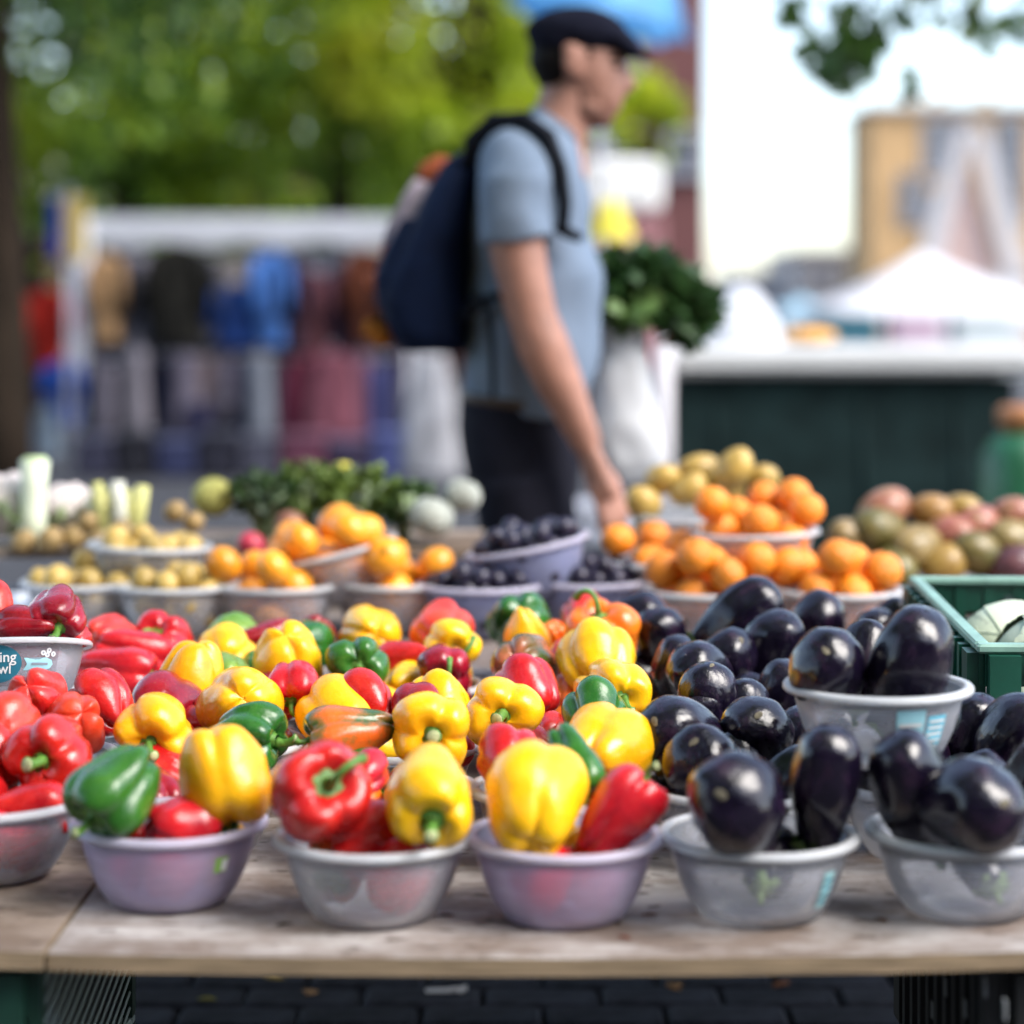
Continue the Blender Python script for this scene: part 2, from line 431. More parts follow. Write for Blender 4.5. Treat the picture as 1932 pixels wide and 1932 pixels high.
for (u, w) in ((-.055,.022),(-.012,.022)):
    q = MB(); q.box((u,.2915,.185),(w,.001,.010)); q.build('moulded_mark', mat('crate_mark',(.03,.05,.05),.6), _c, False)
crate((-.690, 2.48, 0), (.40,.56,.248), (0,0,.0), CRATE_D, mat('crate_edge_teal',(.40,.52,.55),.5), 'lower dark green crate propping up the left of the table', lattice=True)
crate((-.690, 2.48, .250), (.40,.56,.236), (0,0,.0), CRATE_D, mat('crate_edge_teal',(.40,.52,.55),.5), 'dark green lattice-sided crate directly under the left end of the table', lattice=True)
crate((.705, 2.48, 0), (.40,.56,.248), (0,0,0), CRATE_K, CRATE_K, 'lower black crate propping up the right of the table')
_k = crate((.705, 2.48, .250), (.40,.56,.236), (0,0,0), CRATE_K, CRATE_K, 'black slotted crate directly under the right end of the table')
for (px,py) in ((1785,1862),(1860,1862),(1822,1902),(1897,1905),(1760,1905)):  # pale bars painted as the brightness showing through the crate's slots
    dd = .490*F/(px-PX0); q = MB(); q.box((-.2155, dd-2.48, HC-(py-PY0)*dd/F-.250), (.002,.010,.020)); q.build('slit_light', mat('slit_light_grey',(.20,.21,.22),.6), _k, False)

# ------------------------------------------------------------------ BOWLS
BR, BH = .109, .09
OUT = [(.0,.0),(.058,.0),(.066,.004),(.076,.018),(.0855,.038),(.0925,.06),(.0975,.084)]
def prof_r(z, o=0):
    for (r0,z0),(r1,z1) in zip(OUT[1:], OUT[2:]):
        if z <= z1: return r0+(r1-r0)*max(0,(z-z0))/(z1-z0)+o
    return OUT[-1][0]+o
bp = MB(); inner = [(max(r-.0014,0), z+.0014) for r, z in OUT]
bp.lathe(OUT+inner[::-1], 56)
rp = MB(); rp.lathe([(.0965,.084),(.103,.0835),(.1075,.0815),(BR,.083),(BR,.087),(.107,.0895),(.101,.0905),(.0968,.089)], 64, closed=True)
BOWL_ME = bp.mesh('bowl', BOWL_CLEAR); RIM_ME = rp.mesh('rim', RIM_CLEAR)
def slot_mat(o, m):
    o.material_slots[0].link = 'OBJECT'; o.material_slots[0].material = m
BOWLS = {}
def bowl(x, d, z, kind, label, rot=None, key=None, scale=1.0):
    o = link('plastic_bowl', BOWL_ME, None, (x, d, z), rot, scale)
    tag(o, label, 'bowl', 'plastic mixing bowls')
    r = link('rim', RIM_ME, o)
    if kind == 'lilac': slot_mat(o, BOWL_LILAC); slot_mat(r, RIM_LILAC)
    elif kind == 'violet': slot_mat(o, BOWL_BLUE); slot_mat(r, RIM_LILAC)
    if key: BOWLS[key] = o
    return o
def wrap(u, v, off=.0008):
    """flat label coordinates (metres round the bowl from its camera side, metres up) to the bowl's outside"""
    z = v; r = prof_r(z, off); a = u/.095
    return Vector((r*math.sin(a), -r*math.cos(a), z))
def sticker(parent, name, outline, m, off=.0008, res=10):
    """outline: list of (u,v); filled as a fan with inner rings so that it follows the bowl"""
    cu = sum(p[0] for p in outline)/len(outline); cv = sum(p[1] for p in outline)/len(outline)
    vs = [wrap(cu,cv,off)]; fs = []; n = len(outline)
    for k in range(1, res+1):
        t = k/res
        for (u,v) in outline: vs.append(wrap(cu+(u-cu)*t, cv+(v-cv)*t, off))
    for i in range(n): fs.append((0,1+i,1+(i+1)%n))
    for k in range(res-1):
        for i in range(n):
            j = (i+1)%n; fs.append((1+k*n+i, 1+(k+1)*n+i, 1+(k+1)*n+j, 1+k*n+j))
    mb = MB(); mb.add(vs, fs); return mb.build(name, m, parent)
def rect(u0,u1,v0,v1,n=6):
    return [(u0+(u1-u0)*i/n,v0) for i in range(n)]+[(u1,v0+(v1-v0)*i/n) for i in range(n)]+[(u1-(u1-u0)*i/n,v1) for i in range(n)]+[(u0,v1-(v1-v0)*i/n) for i in range(n)]
def ellipse(cu,cv,a,b,n=36): return [(cu+a*math.cos(2*PI*i/n), cv+b*math.sin(2*PI*i/n)) for i in range(n)]
TEAL = mat('label_teal', (.02,.20,.30), .5, .2, 20); WHITEP = mat('label_white', (.75,.77,.78), .6, .08, 20)
AQUA = mat('label_aqua', (.30,.58,.66), .5, .25, 20); LGREEN = mat('label_green', (.28,.52,.12), .5, .2, 20); LGREY = mat('label_grey',(.22,.26,.32),.6)
def text_on(parent, txt, size, cu, cv, m, off=.0014, squash=1.0):
    cd = bpy.data.curves.new('lettering', 'FONT'); cd.body = txt; cd.size = size; cd.align_x = 'CENTER'; cd.align_y = 'CENTER'; cd.space_line = .78
    cd.resolution_u = 4; cd.offset = size*.012
    t = bpy.data.objects.new('lettering', cd); COL.objects.link(t)
    dg = bpy.context.evaluated_depsgraph_get(); me = bpy.data.meshes.new_from_object(t.evaluated_get(dg)); bpy.data.objects.remove(t)
    for v in me.vertices: v.co = wrap(cu+v.co.x*squash, cv+v.co.y, off)
    me.materials.clear(); me.materials.append(m); me.name = 'lettering'
    return link('lettering', me, parent)

COLS = {'red':-.60,'a':-.378,'b':-.149,'c':.056,'d':.266,'e':.490,'f':.714}
ROWS = [2.31,2.545,2.80,3.06,3.255]
rowname = ['front','second','third','fourth','back']
colname = {'a':'left pepper column','b':'middle pepper column','c':'right pepper column','d':'left aubergine column','e':'right aubergine column','f':'aubergine column by the crate'}
for ci, c in enumerate('abcdef'):
    for ri, d in enumerate(ROWS):
        if c == 'f' and ri > 1: continue
        x = COLS[c]; dd = d + (.05 if c == 'a' and ri == 0 else 0)
        kind = 'clear'
        if ri == 0:
            kind = {'a':'lilac','b':'clear','c':'lilac'}.get(c,'clear')
            lab = {'a':'lilac plastic bowl with green sticker under the big green and yellow peppers',
                   'b':'clear plastic bowl under a big red and a big yellow pepper at the table front',
                   'c':'lilac plastic bowl under the big smooth yellow pepper with a brown tip spot',
                   'd':'clear plastic bowl with aqua sticker holding the two nearest aubergines',
                   'e':'clear plastic bowl of aubergines in the front row at the right edge',
                   'f':'clear plastic bowl of aubergines cut off by the right picture edge'}[c]
        else:
            lab = f'clear plastic bowl, {rowname[ri]} row of the {colname[c]}'
        bowl(x, dd, tz(x)+.0005, kind, lab, rot=(0,0,random.uniform(0,.2)), key=f'{c}{ri}')
for ri, (x, d) in enumerate(((-.592,2.44),(-.600,2.675),(-.59,2.905),(-.55,3.14))):
    bowl(x, d, tz(x)+.0025, 'clear', ['clear plastic bowl of red peppers at the left picture edge, nearest of its column',
       'clear plastic bowl of red peppers behind the nearest one at left','clear plastic bowl of red peppers under the labelled bowl',
       'clear plastic bowl of red peppers behind the labelled bowl'][ri], key=f'red{ri}')
RB = bowl(-.6606, 2.809, .632, 'clear', 'raised clear bowl of dark red peppers with a teal printed label, at left', rot=(math.radians(-13),0,.205), key='redtop')
EB = bowl(.422, 2.47, .640, 'clear', 'raised clear bowl of two aubergines with pale blue label, above the others', key='eggtop')
# printed label: a teal oval with white words, a pale banner and small flowers
sticker(RB, 'label_panel', rect(-.068,.071,.030,.080), bowl_mat('label_film',(.8,.82,.85),.25,(.55,.5,.55)), .0006)
sticker(RB, 'label_oval', ellipse(-.0125,.0575,.0315,.0235), TEAL, .0011)
text_on(RB, 'mixing\nbowl', .0185, -.0125, .0580, WHITEP, .0017)
bn = [(.0215,.0488),(.026,.0565),(.0215,.0642),(.052,.0645),(.0605,.0615),(.0630,.0565),(.0595,.051),(.050,.0484)]
sticker(RB, 'label_banner', bn, AQUA, .0011)
sticker(RB, 'label_banner_line', rect(.032,.055,.0552,.0580), LGREY, .0016, 3)
for (u,v) in ((.047,.0705),(.055,.0735),(.053,.068),(.062,.069)):
    sticker(RB, 'label_flower', ellipse(u,v,.0036,.0034,14), WHITEP, .0012, 3)
    sticker(RB, 'label_flower_centre', ellipse(u,v,.0012,.0012,10), LGREY, .0017, 2)
sticker(EB, 'label_patch', rect(.005,.040,.040,.074), AQUA, .0009)
sticker(EB, 'label_patch', rect(.044,.072,.020,.066), mat('label_blue',(.12,.42,.55),.5,.3,60), .0009)
for k in range(5): sticker(EB, 'label_line', rect(.046,.069,.028+k*.0075,.0312+k*.0075), WHITEP, .0014, 3)
sticker(EB, 'label_line', rect(.008,.036,.055,.059), WHITEP, .0014, 3)
sticker(BOWLS['d0'], 'label_patch', rect(.050,.068,.022,.062), mat('label_aqua_pale',(.35,.62,.66),.5,.3,60), .0009)
for k in range(4): sticker(BOWLS['d0'], 'label_line', rect(.052,.066,.027+k*.008,.0302+k*.008), TEAL, .0014, 3)
sticker(BOWLS['a0'], 'label_patch', rect(.049,.067,.046,.063), LGREEN, .0009)
sticker(BOWLS['a0'], 'label_patch', rect(.058,.066,.048,.060), WHITEP, .0014, 3)

# ------------------------------------------------------------------ PEPPERS
def catmull(P, n):
    P = [np.array(p, float) for p in P]; out = []
    m = len(P)-1
    for i in range(n+1):
        t = i/n*m; k = min(int(t), m-1); f = t-k
        p0, p1, p2, p3 = P[max(k-1,0)], P[k], P[k+1], P[min(k+2,m)]
        out.append(.5*((2*p1)+(-p0+p2)*f+(2*p0-5*p1+4*p2-p3)*f*f+(-p0+3*p1-3*p2+p3)*f**3))
    return out
GROOVE = {}
def pepper_mesh(seed, nl, length, taper, depth, dimple=.13, nt=56):
    rnd = random.Random(seed); L = length/2
    prof = [(0,L-dimple),(.09,L-dimple*.98),(.16,L-dimple*.55),(.27,L-.01),(.38,L-.015),(.465,L-.13),(.50,L-.30),
            (.49-.03*taper,L*.1),(.46-.12*taper,-L*.35),(.40-.17*taper,-L*.68),(.31-.17*taper,-L*.92),(.20-.11*taper,-L*1.0),(.10-.05*taper,-L*.97),(0,-L*.92)]
    prof = catmull(prof, 40)
    gro = sorted((2*PI*(i+rnd.uniform(-.14,.14))/nl) for i in range(nl)); gd = [depth*rnd.uniform(.6,1.3) for _ in gro]
    lobe = [rnd.uniform(-1,1) for _ in gro]
    bend = rnd.uniform(-.12,.12); off = Vector((rnd.random()*50, rnd.random()*50, 3))
    vs = []; fs = []
    for i, (r, z) in enumerate(prof):
        t = i/40
        endw = .55 + 1.0*math.exp(-((t-.16)/.16)**2) + .9*math.exp(-((t-.88)/.16)**2)
        for k in range(nt):
            w = 2*PI*k/nt; G = 0; lb = 0
            for a, dd, lv, nx in zip(gro, gd, lobe, gro[1:]+[gro[0]+2*PI]):
                da = abs((w-a+PI)%(2*PI)-PI)
                G = max(G, dd*1.25*(.5*math.exp(-(da/.17)**2)+.5*math.exp(-(da/.50)**2)))
                if 0 <= (w-a)%(2*PI) < (nx-a): lb = lv
                
            rr = r*(1-G*endw)
            # lobes swell at both ends
            zz = z*(1 - .55*G*(1 if t > .5 else .7)*min(1,r/.2))
            if t > .6: zz += lb*.035*min(1,r/.15)*(1-math.exp(-((G)/.03)**0))
            p = Vector((rr*math.cos(w), rr*math.sin(w), zz))
            if 0 < i < 40:
                p += noise.noise_vector(p*2.0+off)*.055 + noise.noise_vector(p*5.0+off)*.010
            p.x += bend*(p.z*p.z)
            vs.append(p)
    for i in range(40):
        for k in range(nt):
            j = (k+1)%nt; fs.append((i*nt+k, (i+1)*nt+k, (i+1)*nt+j, i*nt+j))
    mb = MB(); mb.add(vs, fs); me = mb.mesh('bell_pepper', PM['red'])
    GROOVE[me.name] = gro[0]
    return me, L-dimple
def stem_mesh(seed, base, length, curve, thick=.055, wide=.17):
    rnd = random.Random(seed); mb = MB(); n = 30; vs = []; fs = []
    for j, (r, dz) in enumerate(((wide*1.0,.035),(wide*.8,.045),(wide*.5,.035),(thick*1.3,.05),(thick*1.05,.09))):
        for k in range(n):
            w = 2*PI*k/n; q = r*(1+(.22*math.cos(6*w+seed) if j < 2 else 0))
            vs.append((q*math.cos(w), q*math.sin(w), base+dz+(.02*math.cos(6*w+seed) if j == 0 else 0)))
    for j in range(4):
        for k in range(n):
            i2 = (k+1)%n; fs.append((j*n+k, j*n+i2, (j+1)*n+i2, (j+1)*n+k))
    mb.add(vs, fs, 0)
    pts = []; rad = []
    for i in range(9):
        t = i/8; a = curve*t*t
        pts.append((length*t*math.sin(a)*.8, .04*math.sin(3*t+seed), base+.08+length*t*math.cos(a)))
        rad.append(thick*(1-.22*math.sin(PI*t))*(1+.25*(t > .9)))
    mb.tube(pts, rad, 10, 0)
    e = Vector(pts[-1]); dr = (e-Vector(pts[-2])).normalized()
    mb.tube([e-dr*.005, e+dr*.012], [thick*1.1, thick*.9], 10, 1)
    return mb.mesh('stem', [STEM, STEMEND])
PEP = {}
for key, (seed, nl, ln, tp, dp) in {'blocky':(1,4,1.02,.25,.20),'three':(2,3,1.0,.35,.22),'long':(3,3,1.38,.6,.22),'smooth':(4,4,1.02,.2,.17),'twolobe':(12,3,1.02,.12,.24),
                                    'squat':(5,4,.86,.15,.22),'wedge':(6,3,1.12,.7,.24),'deep':(8,4,.95,.2,.30),'tall':(9,3,1.16,.25,.26)}.items():
    me, base = pepper_mesh(seed, nl, ln, tp, dp)
    PEP[key] = (me, [stem_mesh(seed, base, .26, .3), stem_mesh(seed+20, base, .48, 1.3, .045), stem_mesh(seed+40, base, .30, .15, .075, .2)])
def pepper(px, py, w, z, col, shape, stem, label, st=0, roll=None, d=None, name='bell_pepper'):
    """px,py picture centre; w width in picture units; z height of its middle; stem: direction of the stem end"""
    if d is None: p, d = at_z(px, py, z)
    else: p = at(px, py, d)
    me, stems = PEP[shape]
    if roll == 'groove':
        lc = dirq(stem).inverted() @ Vector((0,-1,.25)); roll = math.atan2(lc.y, lc.x) - GROOVE[me.name]
    elif roll == 'lobe':
        lc = dirq(stem).inverted() @ Vector((0,-1,.25)); roll = math.atan2(lc.y, lc.x) - GROOVE[me.name] + 1.0
    o = link(name, me, None, p, dirq(stem, random.uniform(0,6.28) if roll is None else roll), w*d/F*1.07)
    slot_mat(o, PM[col])
    link('stem', stems[st], o)
    tag(o, label, 'pepper', 'bell peppers')
    return o
P = pepper
# --- red peppers at left: in the raised labelled bowl
P(-22,1150,100,0,'bright','smooth',(-.3,.4,.3),'bright red pepper in the labelled bowl, cut by the left picture edge',d=2.83)
P(108,1158,108,0,'dark','blocky',(.12,-.85,-.42),'glossy dark red pepper with green stem on top of the labelled bowl',d=2.82,st=2)
P(52,1180,78,0,'dark','long',(-.9,.2,-.1),'small dark red pepper lying sideways in the labelled bowl',d=2.79)
P(146,1205,44,0,'red','smooth',(.2,.5,.2),'small red pepper tucked beside the green stem in the labelled bowl',d=2.84)
P(60,1212,100,0,'red','smooth',(.2,.9,.2),'red pepper low in the labelled bowl',d=2.86)
# --- red peppers around it
P(203,1208,96,.665,'bright','smooth',(.4,.8,-.2),'pale smooth red pepper just right of the labelled bowl rim')
P(253,1233,100,.650,'red','long',(.8,.3,-.3),'ridged red pepper lying above a longer one behind the labelled bowl',roll='groove')
P(216,1270,108,.640,'red','long',(.96,-.15,-.1),'long ridged dark pink-red pepper pointing left behind the labelled bowl',roll='groove')
P(312,1218,114,.652,'red','deep',(-.25,-.72,.50),'red pepper with thin upright stem at the back left',st=1,roll=-1.6)
P(66,1318,116,.645,'bright','deep',(.1,.8,-.5),'orange-red two-lobed pepper in front of the labelled bowl',roll='groove',d=2.63)
P(195,1330,118,.640,'red','three',(-.55,.5,.45),'red pepper with pale sheen between labelled bowl and tall yellow pepper',d=2.72)
P(5,1370,112,.640,'bright','smooth',(.3,.7,.3),'pale red pepper cut by the left edge, above the stemmed red one',d=2.55)
P(142,1362,118,.628,'bright','deep',(-.3,.75,-.45),'red three-lobed pepper behind the big stemmed red one',d=2.60)
P(97,1424,156,.640,'red','deep',(-.10,-.97,.02),'big red pepper facing forward with green stem, at left',st=2)
P(-22,1440,120,.630,'red','smooth',(-.4,.2,.6),'dark red pepper half out of the left edge beside the big stemmed one')
P(40,1532,112,.590,'red','long',(.9,.2,.1),'red pepper lying low in the nearest left bowl',d=2.42)
P(-60,1520,130,.59,'red','smooth',(.2,.9,.2),'red pepper low in the nearest left bowl, mostly out of frame',d=2.45)
for k,(dx,dy) in enumerate(((-.042,-.026),(.0,-.044),(.040,-.024))):
    o = link('bell_pepper', PEP['blocky'][0], None, (-.592+dx,2.44+dy,TZ+.054), dirq((.2,.3,.9),k*2.), .074); slot_mat(o,PM['red']); tag(o,'red pepper pressed against the wall of the nearest left bowl, '+('left','middle','right')[k],'pepper','bell peppers')
P(12,1574,60,.56,'red','blocky',(.2,.5,.6),'red pepper at the bottom of the nearest left bowl',d=2.40)
P(-85,1575,60,.56,'red','blocky',(.2,.5,.6),'red pepper at the bottom left of the nearest left bowl',d=2.40)
# --- left pepper column
P(224,1490,158,0,'green','blocky',(-.55,-.62,-.62),'big dark green pepper at the front of the left lilac bowl',d=2.30,roll='lobe')
P(423,1460,168,0,'yellow','twolobe',(.22,-.02,-.95),'big upright yellow pepper with a deep centre groove in the left lilac bowl',d=2.35,roll='groove')
P(343,1562,120,0,'red','smooth',(.7,.4,-.1),'red pepper low in the left lilac bowl',d=2.32)
P(292,1380,150,.645,'yellow','deep',(.04,-.93,-.20),'yellow pepper with stem facing forward behind the big green pepper',st=0)
P(468,1390,128,.640,'green','deep',(.93,-.30,-.05),'dark green pepper with stem pointing right behind the big yellow one',st=2,roll=.3)
P(305,1348,140,.620,'dark','smooth',(.1,.9,.2),'dark red pepper behind the stemmed yellow pepper')
P(455,1330,150,.640,'yellow','smooth',(-.2,.8,-.3),'yellow-orange pepper behind the dark green one at left',d=2.80)
P(400,1340,70,.640,'bright','smooth',(-.2,.8,-.3),'red pepper peeping out left of the yellow-orange one',d=2.84)
P(356,1288,128,.650,'yellow','tall',(-.25,-.05,-.95),'tall glossy yellow pepper standing blossom end up at left',roll='lobe')
P(430,1272,86,.640,'pale','tall',(.25,-.75,-.25),'small light green pepper beside the tall yellow pepper',st=1,roll=1.2)
P(425,1236,108,.650,'yellow','squat',(0,.9,.2),'yellow pepper between small green and back green pepper')
P(435,1203,84,.655,'pale','smooth',(.8,.5,.1),'pale green pepper at the back of the left pepper column')
P(500,1208,80,.655,'dark','long',(.8,.5,.0),'dark red pepper at the back between pale green and yellow')
P(542,1250,140,.655,'yellow','deep',(0,.55,-.75),'round ribbed yellow pepper above the red one with curled stem')
P(478,1262,60,.640,'green','smooth',(0,.9,.2),'green pepper sliver left of the ribbed yellow pepper',d=3.15)
P(578,1216,92,.650,'green','smooth',(.3,.9,-.1),'green pepper behind the ribbed yellow pepper')
P(594,1196,76,.660,'dark','three',(-.2,.7,-.5),'dark red lobed pepper at the very back left of centre')
P(553,1298,112,.655,'red','deep',(.02,-.85,-.42),'red pepper with large calyx and curled stem hanging down',st=1,roll=0)
P(505,1308,76,.620,'dark','smooth',(.3,.8,.2),'dark red pepper under the ribbed yellow one')
P(600,1325,80,.610,'dark','smooth',(.3,.8,.2),'dark red pepper to the right of the curled stem')
# --- middle pepper column
P(674,1250,112,.658,'green','deep',(.10,-.93,-.05),'shiny crinkled green pepper facing forward in the middle',st=1,roll=-1.2)
P(702,1203,118,.655,'yellow','smooth',(-.2,.9,-.1),'yellow pepper at the back above the crinkled green one')
P(766,1246,80,.648,'red','long',(-.8,.5,-.2),'long red pepper lying right of the crinkled green one')
P(762,1292,80,.620,'yellow','smooth',(.3,.8,.1),'yellow pepper under the long red one')
P(832,1196,112,.660,'bright','smooth',(.1,.9,.1),'orange-red pepper at the back, behind a yellow one with a stem')
P(850,1220,108,.657,'yellow','deep',(.20,-.90,-.05),'yellow pepper with thin curved green stem at the back',st=1,roll=.8)
P(838,1262,104,.648,'dark','deep',(.05,-.95,-.15),'glossy dark red pepper with stem pointing up right',st=1,roll=1.4)
P(692,1326,106,.645,'red','three',(-.5,.6,.35),'red pepper with white sheen in the centre of the heap')
P(646,1358,140,.625,'yellow','smooth',(-.5,.7,.3),'yellow pepper hidden behind the orange-green one')
P(662,1384,112,.645,'mixed','long',(-.92,-.2,-.1),'orange pepper with green patches lying sideways',roll=1.0)
P(597,1500,180,0,'red','smooth',(.30,-.72,.38),'big glossy red pepper at the front of the middle bowl',d=2.28,st=1,roll=.4)
P(690,1462,88,0,'red','deep',(.1,.8,.2),'red pepper behind the big red and big yellow front peppers',d=2.45)
P(812,1494,160,0,'yellow','tall',(.03,-.88,-.42),'big yellow pepper with stem facing forward in the middle bowl',d=2.27,st=2,roll=.5)
P(690,1580,130,0,'red','smooth',(.7,.3,.1),'red pepper lying low in the middle bowl',d=2.31)
P(812,1376,152,.650,'yellow','deep',(.10,-.95,.02),'yellow pepper with stem forward above the big yellow front one',st=2)
P(782,1338,88,.640,'dark','smooth',(.2,.8,.3),'dark red pepper peeping over the stemmed yellow pepper')
P(826,1322,118,.640,'yellow','squat',(.35,-.30,-.75),'broad yellow pepper with green stem tip below, in the middle')
P(948,1345,140,.650,'yellow','deep',(-.03,-.99,.08),'ring-shaped yellow pepper with thick stem straight at the viewer',st=2)
# --- right pepper column
P(998,1305,112,.645,'red','smooth',(-.4,.6,.5),'dark red pepper with grey sheen right of the ring-shaped yellow one')
P(988,1254,122,.655,'brown','deep',(.2,.85,-.3),'brown and green two-lobed pepper in the back heap')
P(992,1197,84,.670,'yellow','wedge',(.1,.2,-.95),'small pointed yellow pepper in front of the back green one')
P(985,1180,128,.660,'green','deep',(0,.7,-.5),'dark green three-lobed pepper at the back of the right column')
P(1046,1200,60,.655,'orange','smooth',(0,.6,-.6),'small orange pepper between yellow and red at the back')
P(962,1436,124,.630,'red','deep',(-.1,.85,.3),'red pepper with a cleft behind the big smooth yellow one')
BIGY = P(1007,1514,186,0,'yellow','smooth',(.10,.80,.50),'big smooth yellow pepper with brown tip spot at the front',d=2.27,roll=.5)
P(1163,1536,124,0,'red','long',(.62,.10,.72),'long red pepper with pale streak leaning out of the right lilac bowl',d=2.27,roll='groove')
P(1140,1422,170,.630,'yellow','smooth',(.3,.8,.1),'broad yellow pepper right of the hanging green stem')
P(1080,1440,104,0,'green','long',(.30,-.62,-.70),'green pepper with thick calyx hanging down over a yellow one',d=2.34,st=2,roll=0)
P(1123,1356,126,.640,'green','deep',(0,.8,.45),'green lobed pepper between two yellow peppers at the right')
P(1150,1306,136,.655,'yellow','deep',(.32,-.88,-.10),'yellow pepper with small green stem at lower right of the heap',st=0)
P(1127,1250,140,.665,'yellow','squat',(0,.6,.6),'yellow lobed pepper on top of another at the right of the heap')
P(1137,1208,132,.665,'orange','deep',(-.15,-.35,.88),'orange-red pepper with curved green stem on top at the back right',st=1,roll=2.8)
P(1105,1170,96,.675,'red','smooth',(.2,.9,.2),'red pepper behind the orange-red one with curved stem')
P(1040,1380,64,.610,'red','smooth',(.2,.9,.2),'small patch of red pepper between ring-shaped yellow and green')
P(1070,1315,80,.615,'orange','smooth',(.2,.9,.2),'orange pepper under the two stacked yellow ones')
P(1062,1240,60,.650,'red','smooth',(.2,.9,.2),'small red pepper between brown-green and yellow')
q = MB(); q.ell((0,0,-.475),(.030,.030,.012),None,10,6); q.build('blossom_spot', mat('tip_brown',(.22,.11,.02),.7,.3,20), BIGY)
rf = random.Random(21)
for (c, dx, dy, col, lb) in (('a',.010,-.040,'red','red pepper seen through the middle of the left lilac bowl'),('a',-.042,.0,'red','red pepper at the left inside the left lilac bowl'),('a',.042,.012,'yellow','yellow pepper at the right inside the left lilac bowl'),
        ('b',.026,-.036,'red','red pepper seen through the clear middle bowl, right of its centre'),('b',.044,.010,'red','red pepper behind it inside the clear middle bowl'),('b',-.040,.016,'mixed','orange-green pepper at the left inside the clear middle bowl'),
        ('c',.036,-.028,'red','red pepper seen through the right lilac bowl at its right'),('c',-.026,-.036,'red','red pepper seen through the right lilac bowl at its left'),('c',.0,.030,'yellow','yellow pepper deep inside the right lilac bowl')):
    b_ = BOWLS[c+'0']; o = link('bell_pepper', PEP['blocky'][0], None, (b_.location.x+dx, b_.location.y+dy, b_.location.z+.050), dirq((.2,.3,.9), rf.random()*6), .074)
    slot_mat(o, PM[col]); tag(o, lb, 'pepper', 'bell peppers')
for c in 'abc':
    for ri in range(1,5):
        b_ = BOWLS[f'{c}{ri}']; cols = rf.sample(['red','yellow','green','dark','orange'],4)
        for k, col in enumerate(cols):
            a = k*1.571+rf.uniform(-.3,.3)+.78
            x, y, z = b_.location.x+.056*math.cos(a), b_.location.y+.056*math.sin(a), b_.location.z+.078+rf.uniform(-.006,.010)
            o = link('bell_pepper', PEP[rf.choice(['smooth','deep','squat','three'])][0], None, (x,y,z), dirq((rf.uniform(-1,1),rf.uniform(.0,1),rf.uniform(-.5,.7)), rf.random()*6), rf.uniform(.080,.090))
            slot_mat(o, PM[col]); tag(o, f"{dict(red='red',yellow='yellow',green='green',dark='dark red',orange='orange')[col]} pepper low in the {rowname[ri]}-row bowl of the {colname[c]}, under others", 'pepper', 'bell peppers')
# ------------------------------------------------------------------ AUBERGINES
def egg_mesh(seed, length, neck):
    rnd = random.Random(seed); L = length/2
    prof = [(0,L),(.15,L-.02),(.29,L-.09),(.41,L-.22),(.475,L-.40),(.50,L-.62),(.49,L-.62-(2*L-.62)*.25),(.46-neck*.05,L-.62-(2*L-.62)*.5),(.39-neck*.07,L-.62-(2*L-.62)*.75),(.26-neck*.05,-L+.03),(0,-L)]
    prof = catmull(prof, 32); nt = 52; vs = []; fs = []; off = Vector((rnd.random()*40, 5, rnd.random()*40)); bend = rnd.uniform(-.16,.16)
    ph = [rnd.uniform(0,6.28) for _ in range(4)]; am = [rnd.uniform(.02,.045), rnd.uniform(.015,.03), rnd.uniform(.008,.016), rnd.uniform(.004,.008)]
    for i, (r, z) in enumerate(prof):
        for k in range(nt):
            w = 2*PI*k/nt; q = r*(1+am[0]*math.cos(2*w+ph[0])+am[1]*math.cos(3*w+ph[1]+z)+am[2]*math.cos(7*w+ph[2]+1.5*z)+am[3]*math.cos(13*w+ph[3]))
            p = Vector((max(q,0)*math.cos(w), max(q,0)*math.sin(w), z))
            if 0 < i < 32: p += noise.noise_vector(p*1.6+off)*.06 + noise.noise_vector(p*4+off)*.012
            p.x += bend*p.z*p.z; vs.append(p)
    for i in range(32):
        for k in range(nt):
            j = (k+1)%nt; fs.append((i*nt+k, (i+1)*nt+k, (i+1)*nt+j, i*nt+j))
    mb = MB(); mb.add(vs, fs); me = mb.mesh('aubergine', EGG)
    s = MB(); vs = [(0,0,L+.012)]; fs = []
    for j, q in enumerate((.028,.055)):
        for k in range(12):
            w = 2*PI*k/12; rr = q*(1+.35*noise.noise(Vector((math.cos(w)*2, math.sin(w)*2, seed))))
            vs.append((rr*1.3*math.cos(w)+bend*L*L, rr*.8*math.sin(w), L+.008-.35*rr*rr*6))
    vs[0] = (bend*L*L,0,L+.010)
    for k in range(12): fs += [(0,1+k,1+(k+1)%12),(1+k,13+k,13+(k+1)%12,1+(k+1)%12)]
    s.add(vs, fs); sm = s.mesh('blossom_scar', SCAR)
    c = MB(); n = 20; vs = []; fs = []
    for j, (r, z) in enumerate(((.33,.16),(.26,.05),(.15,-.03),(.07,-.08))):
        for k in range(n):
            w = 2*PI*k/n; q = r*(1+(.2*math.cos(5*w) if j == 0 else 0)); vs.append((q*math.cos(w), q*math.sin(w), -L+z-(.05*math.cos(5*w) if j == 0 else 0)))
    for j in range(3):
        for k in range(n): i2 = (k+1)%n; fs.append((j*n+k,(j+1)*n+k,(j+1)*n+i2,j*n+i2))
    c.add(vs, fs); c.tube([(0,0,-L-.06),(.02,0,-L-.18),(.06,0,-L-.27)], [.07,.055,.06], 8)
    return me, sm, c.mesh('calyx', ECALYX)
EGGS = [egg_mesh(1,1.42,.2), egg_mesh(2,1.62,.6), egg_mesh(3,1.85,.7), egg_mesh(4,1.3,.1), egg_mesh(15,1.55,.3), egg_mesh(16,1.7,.4)]
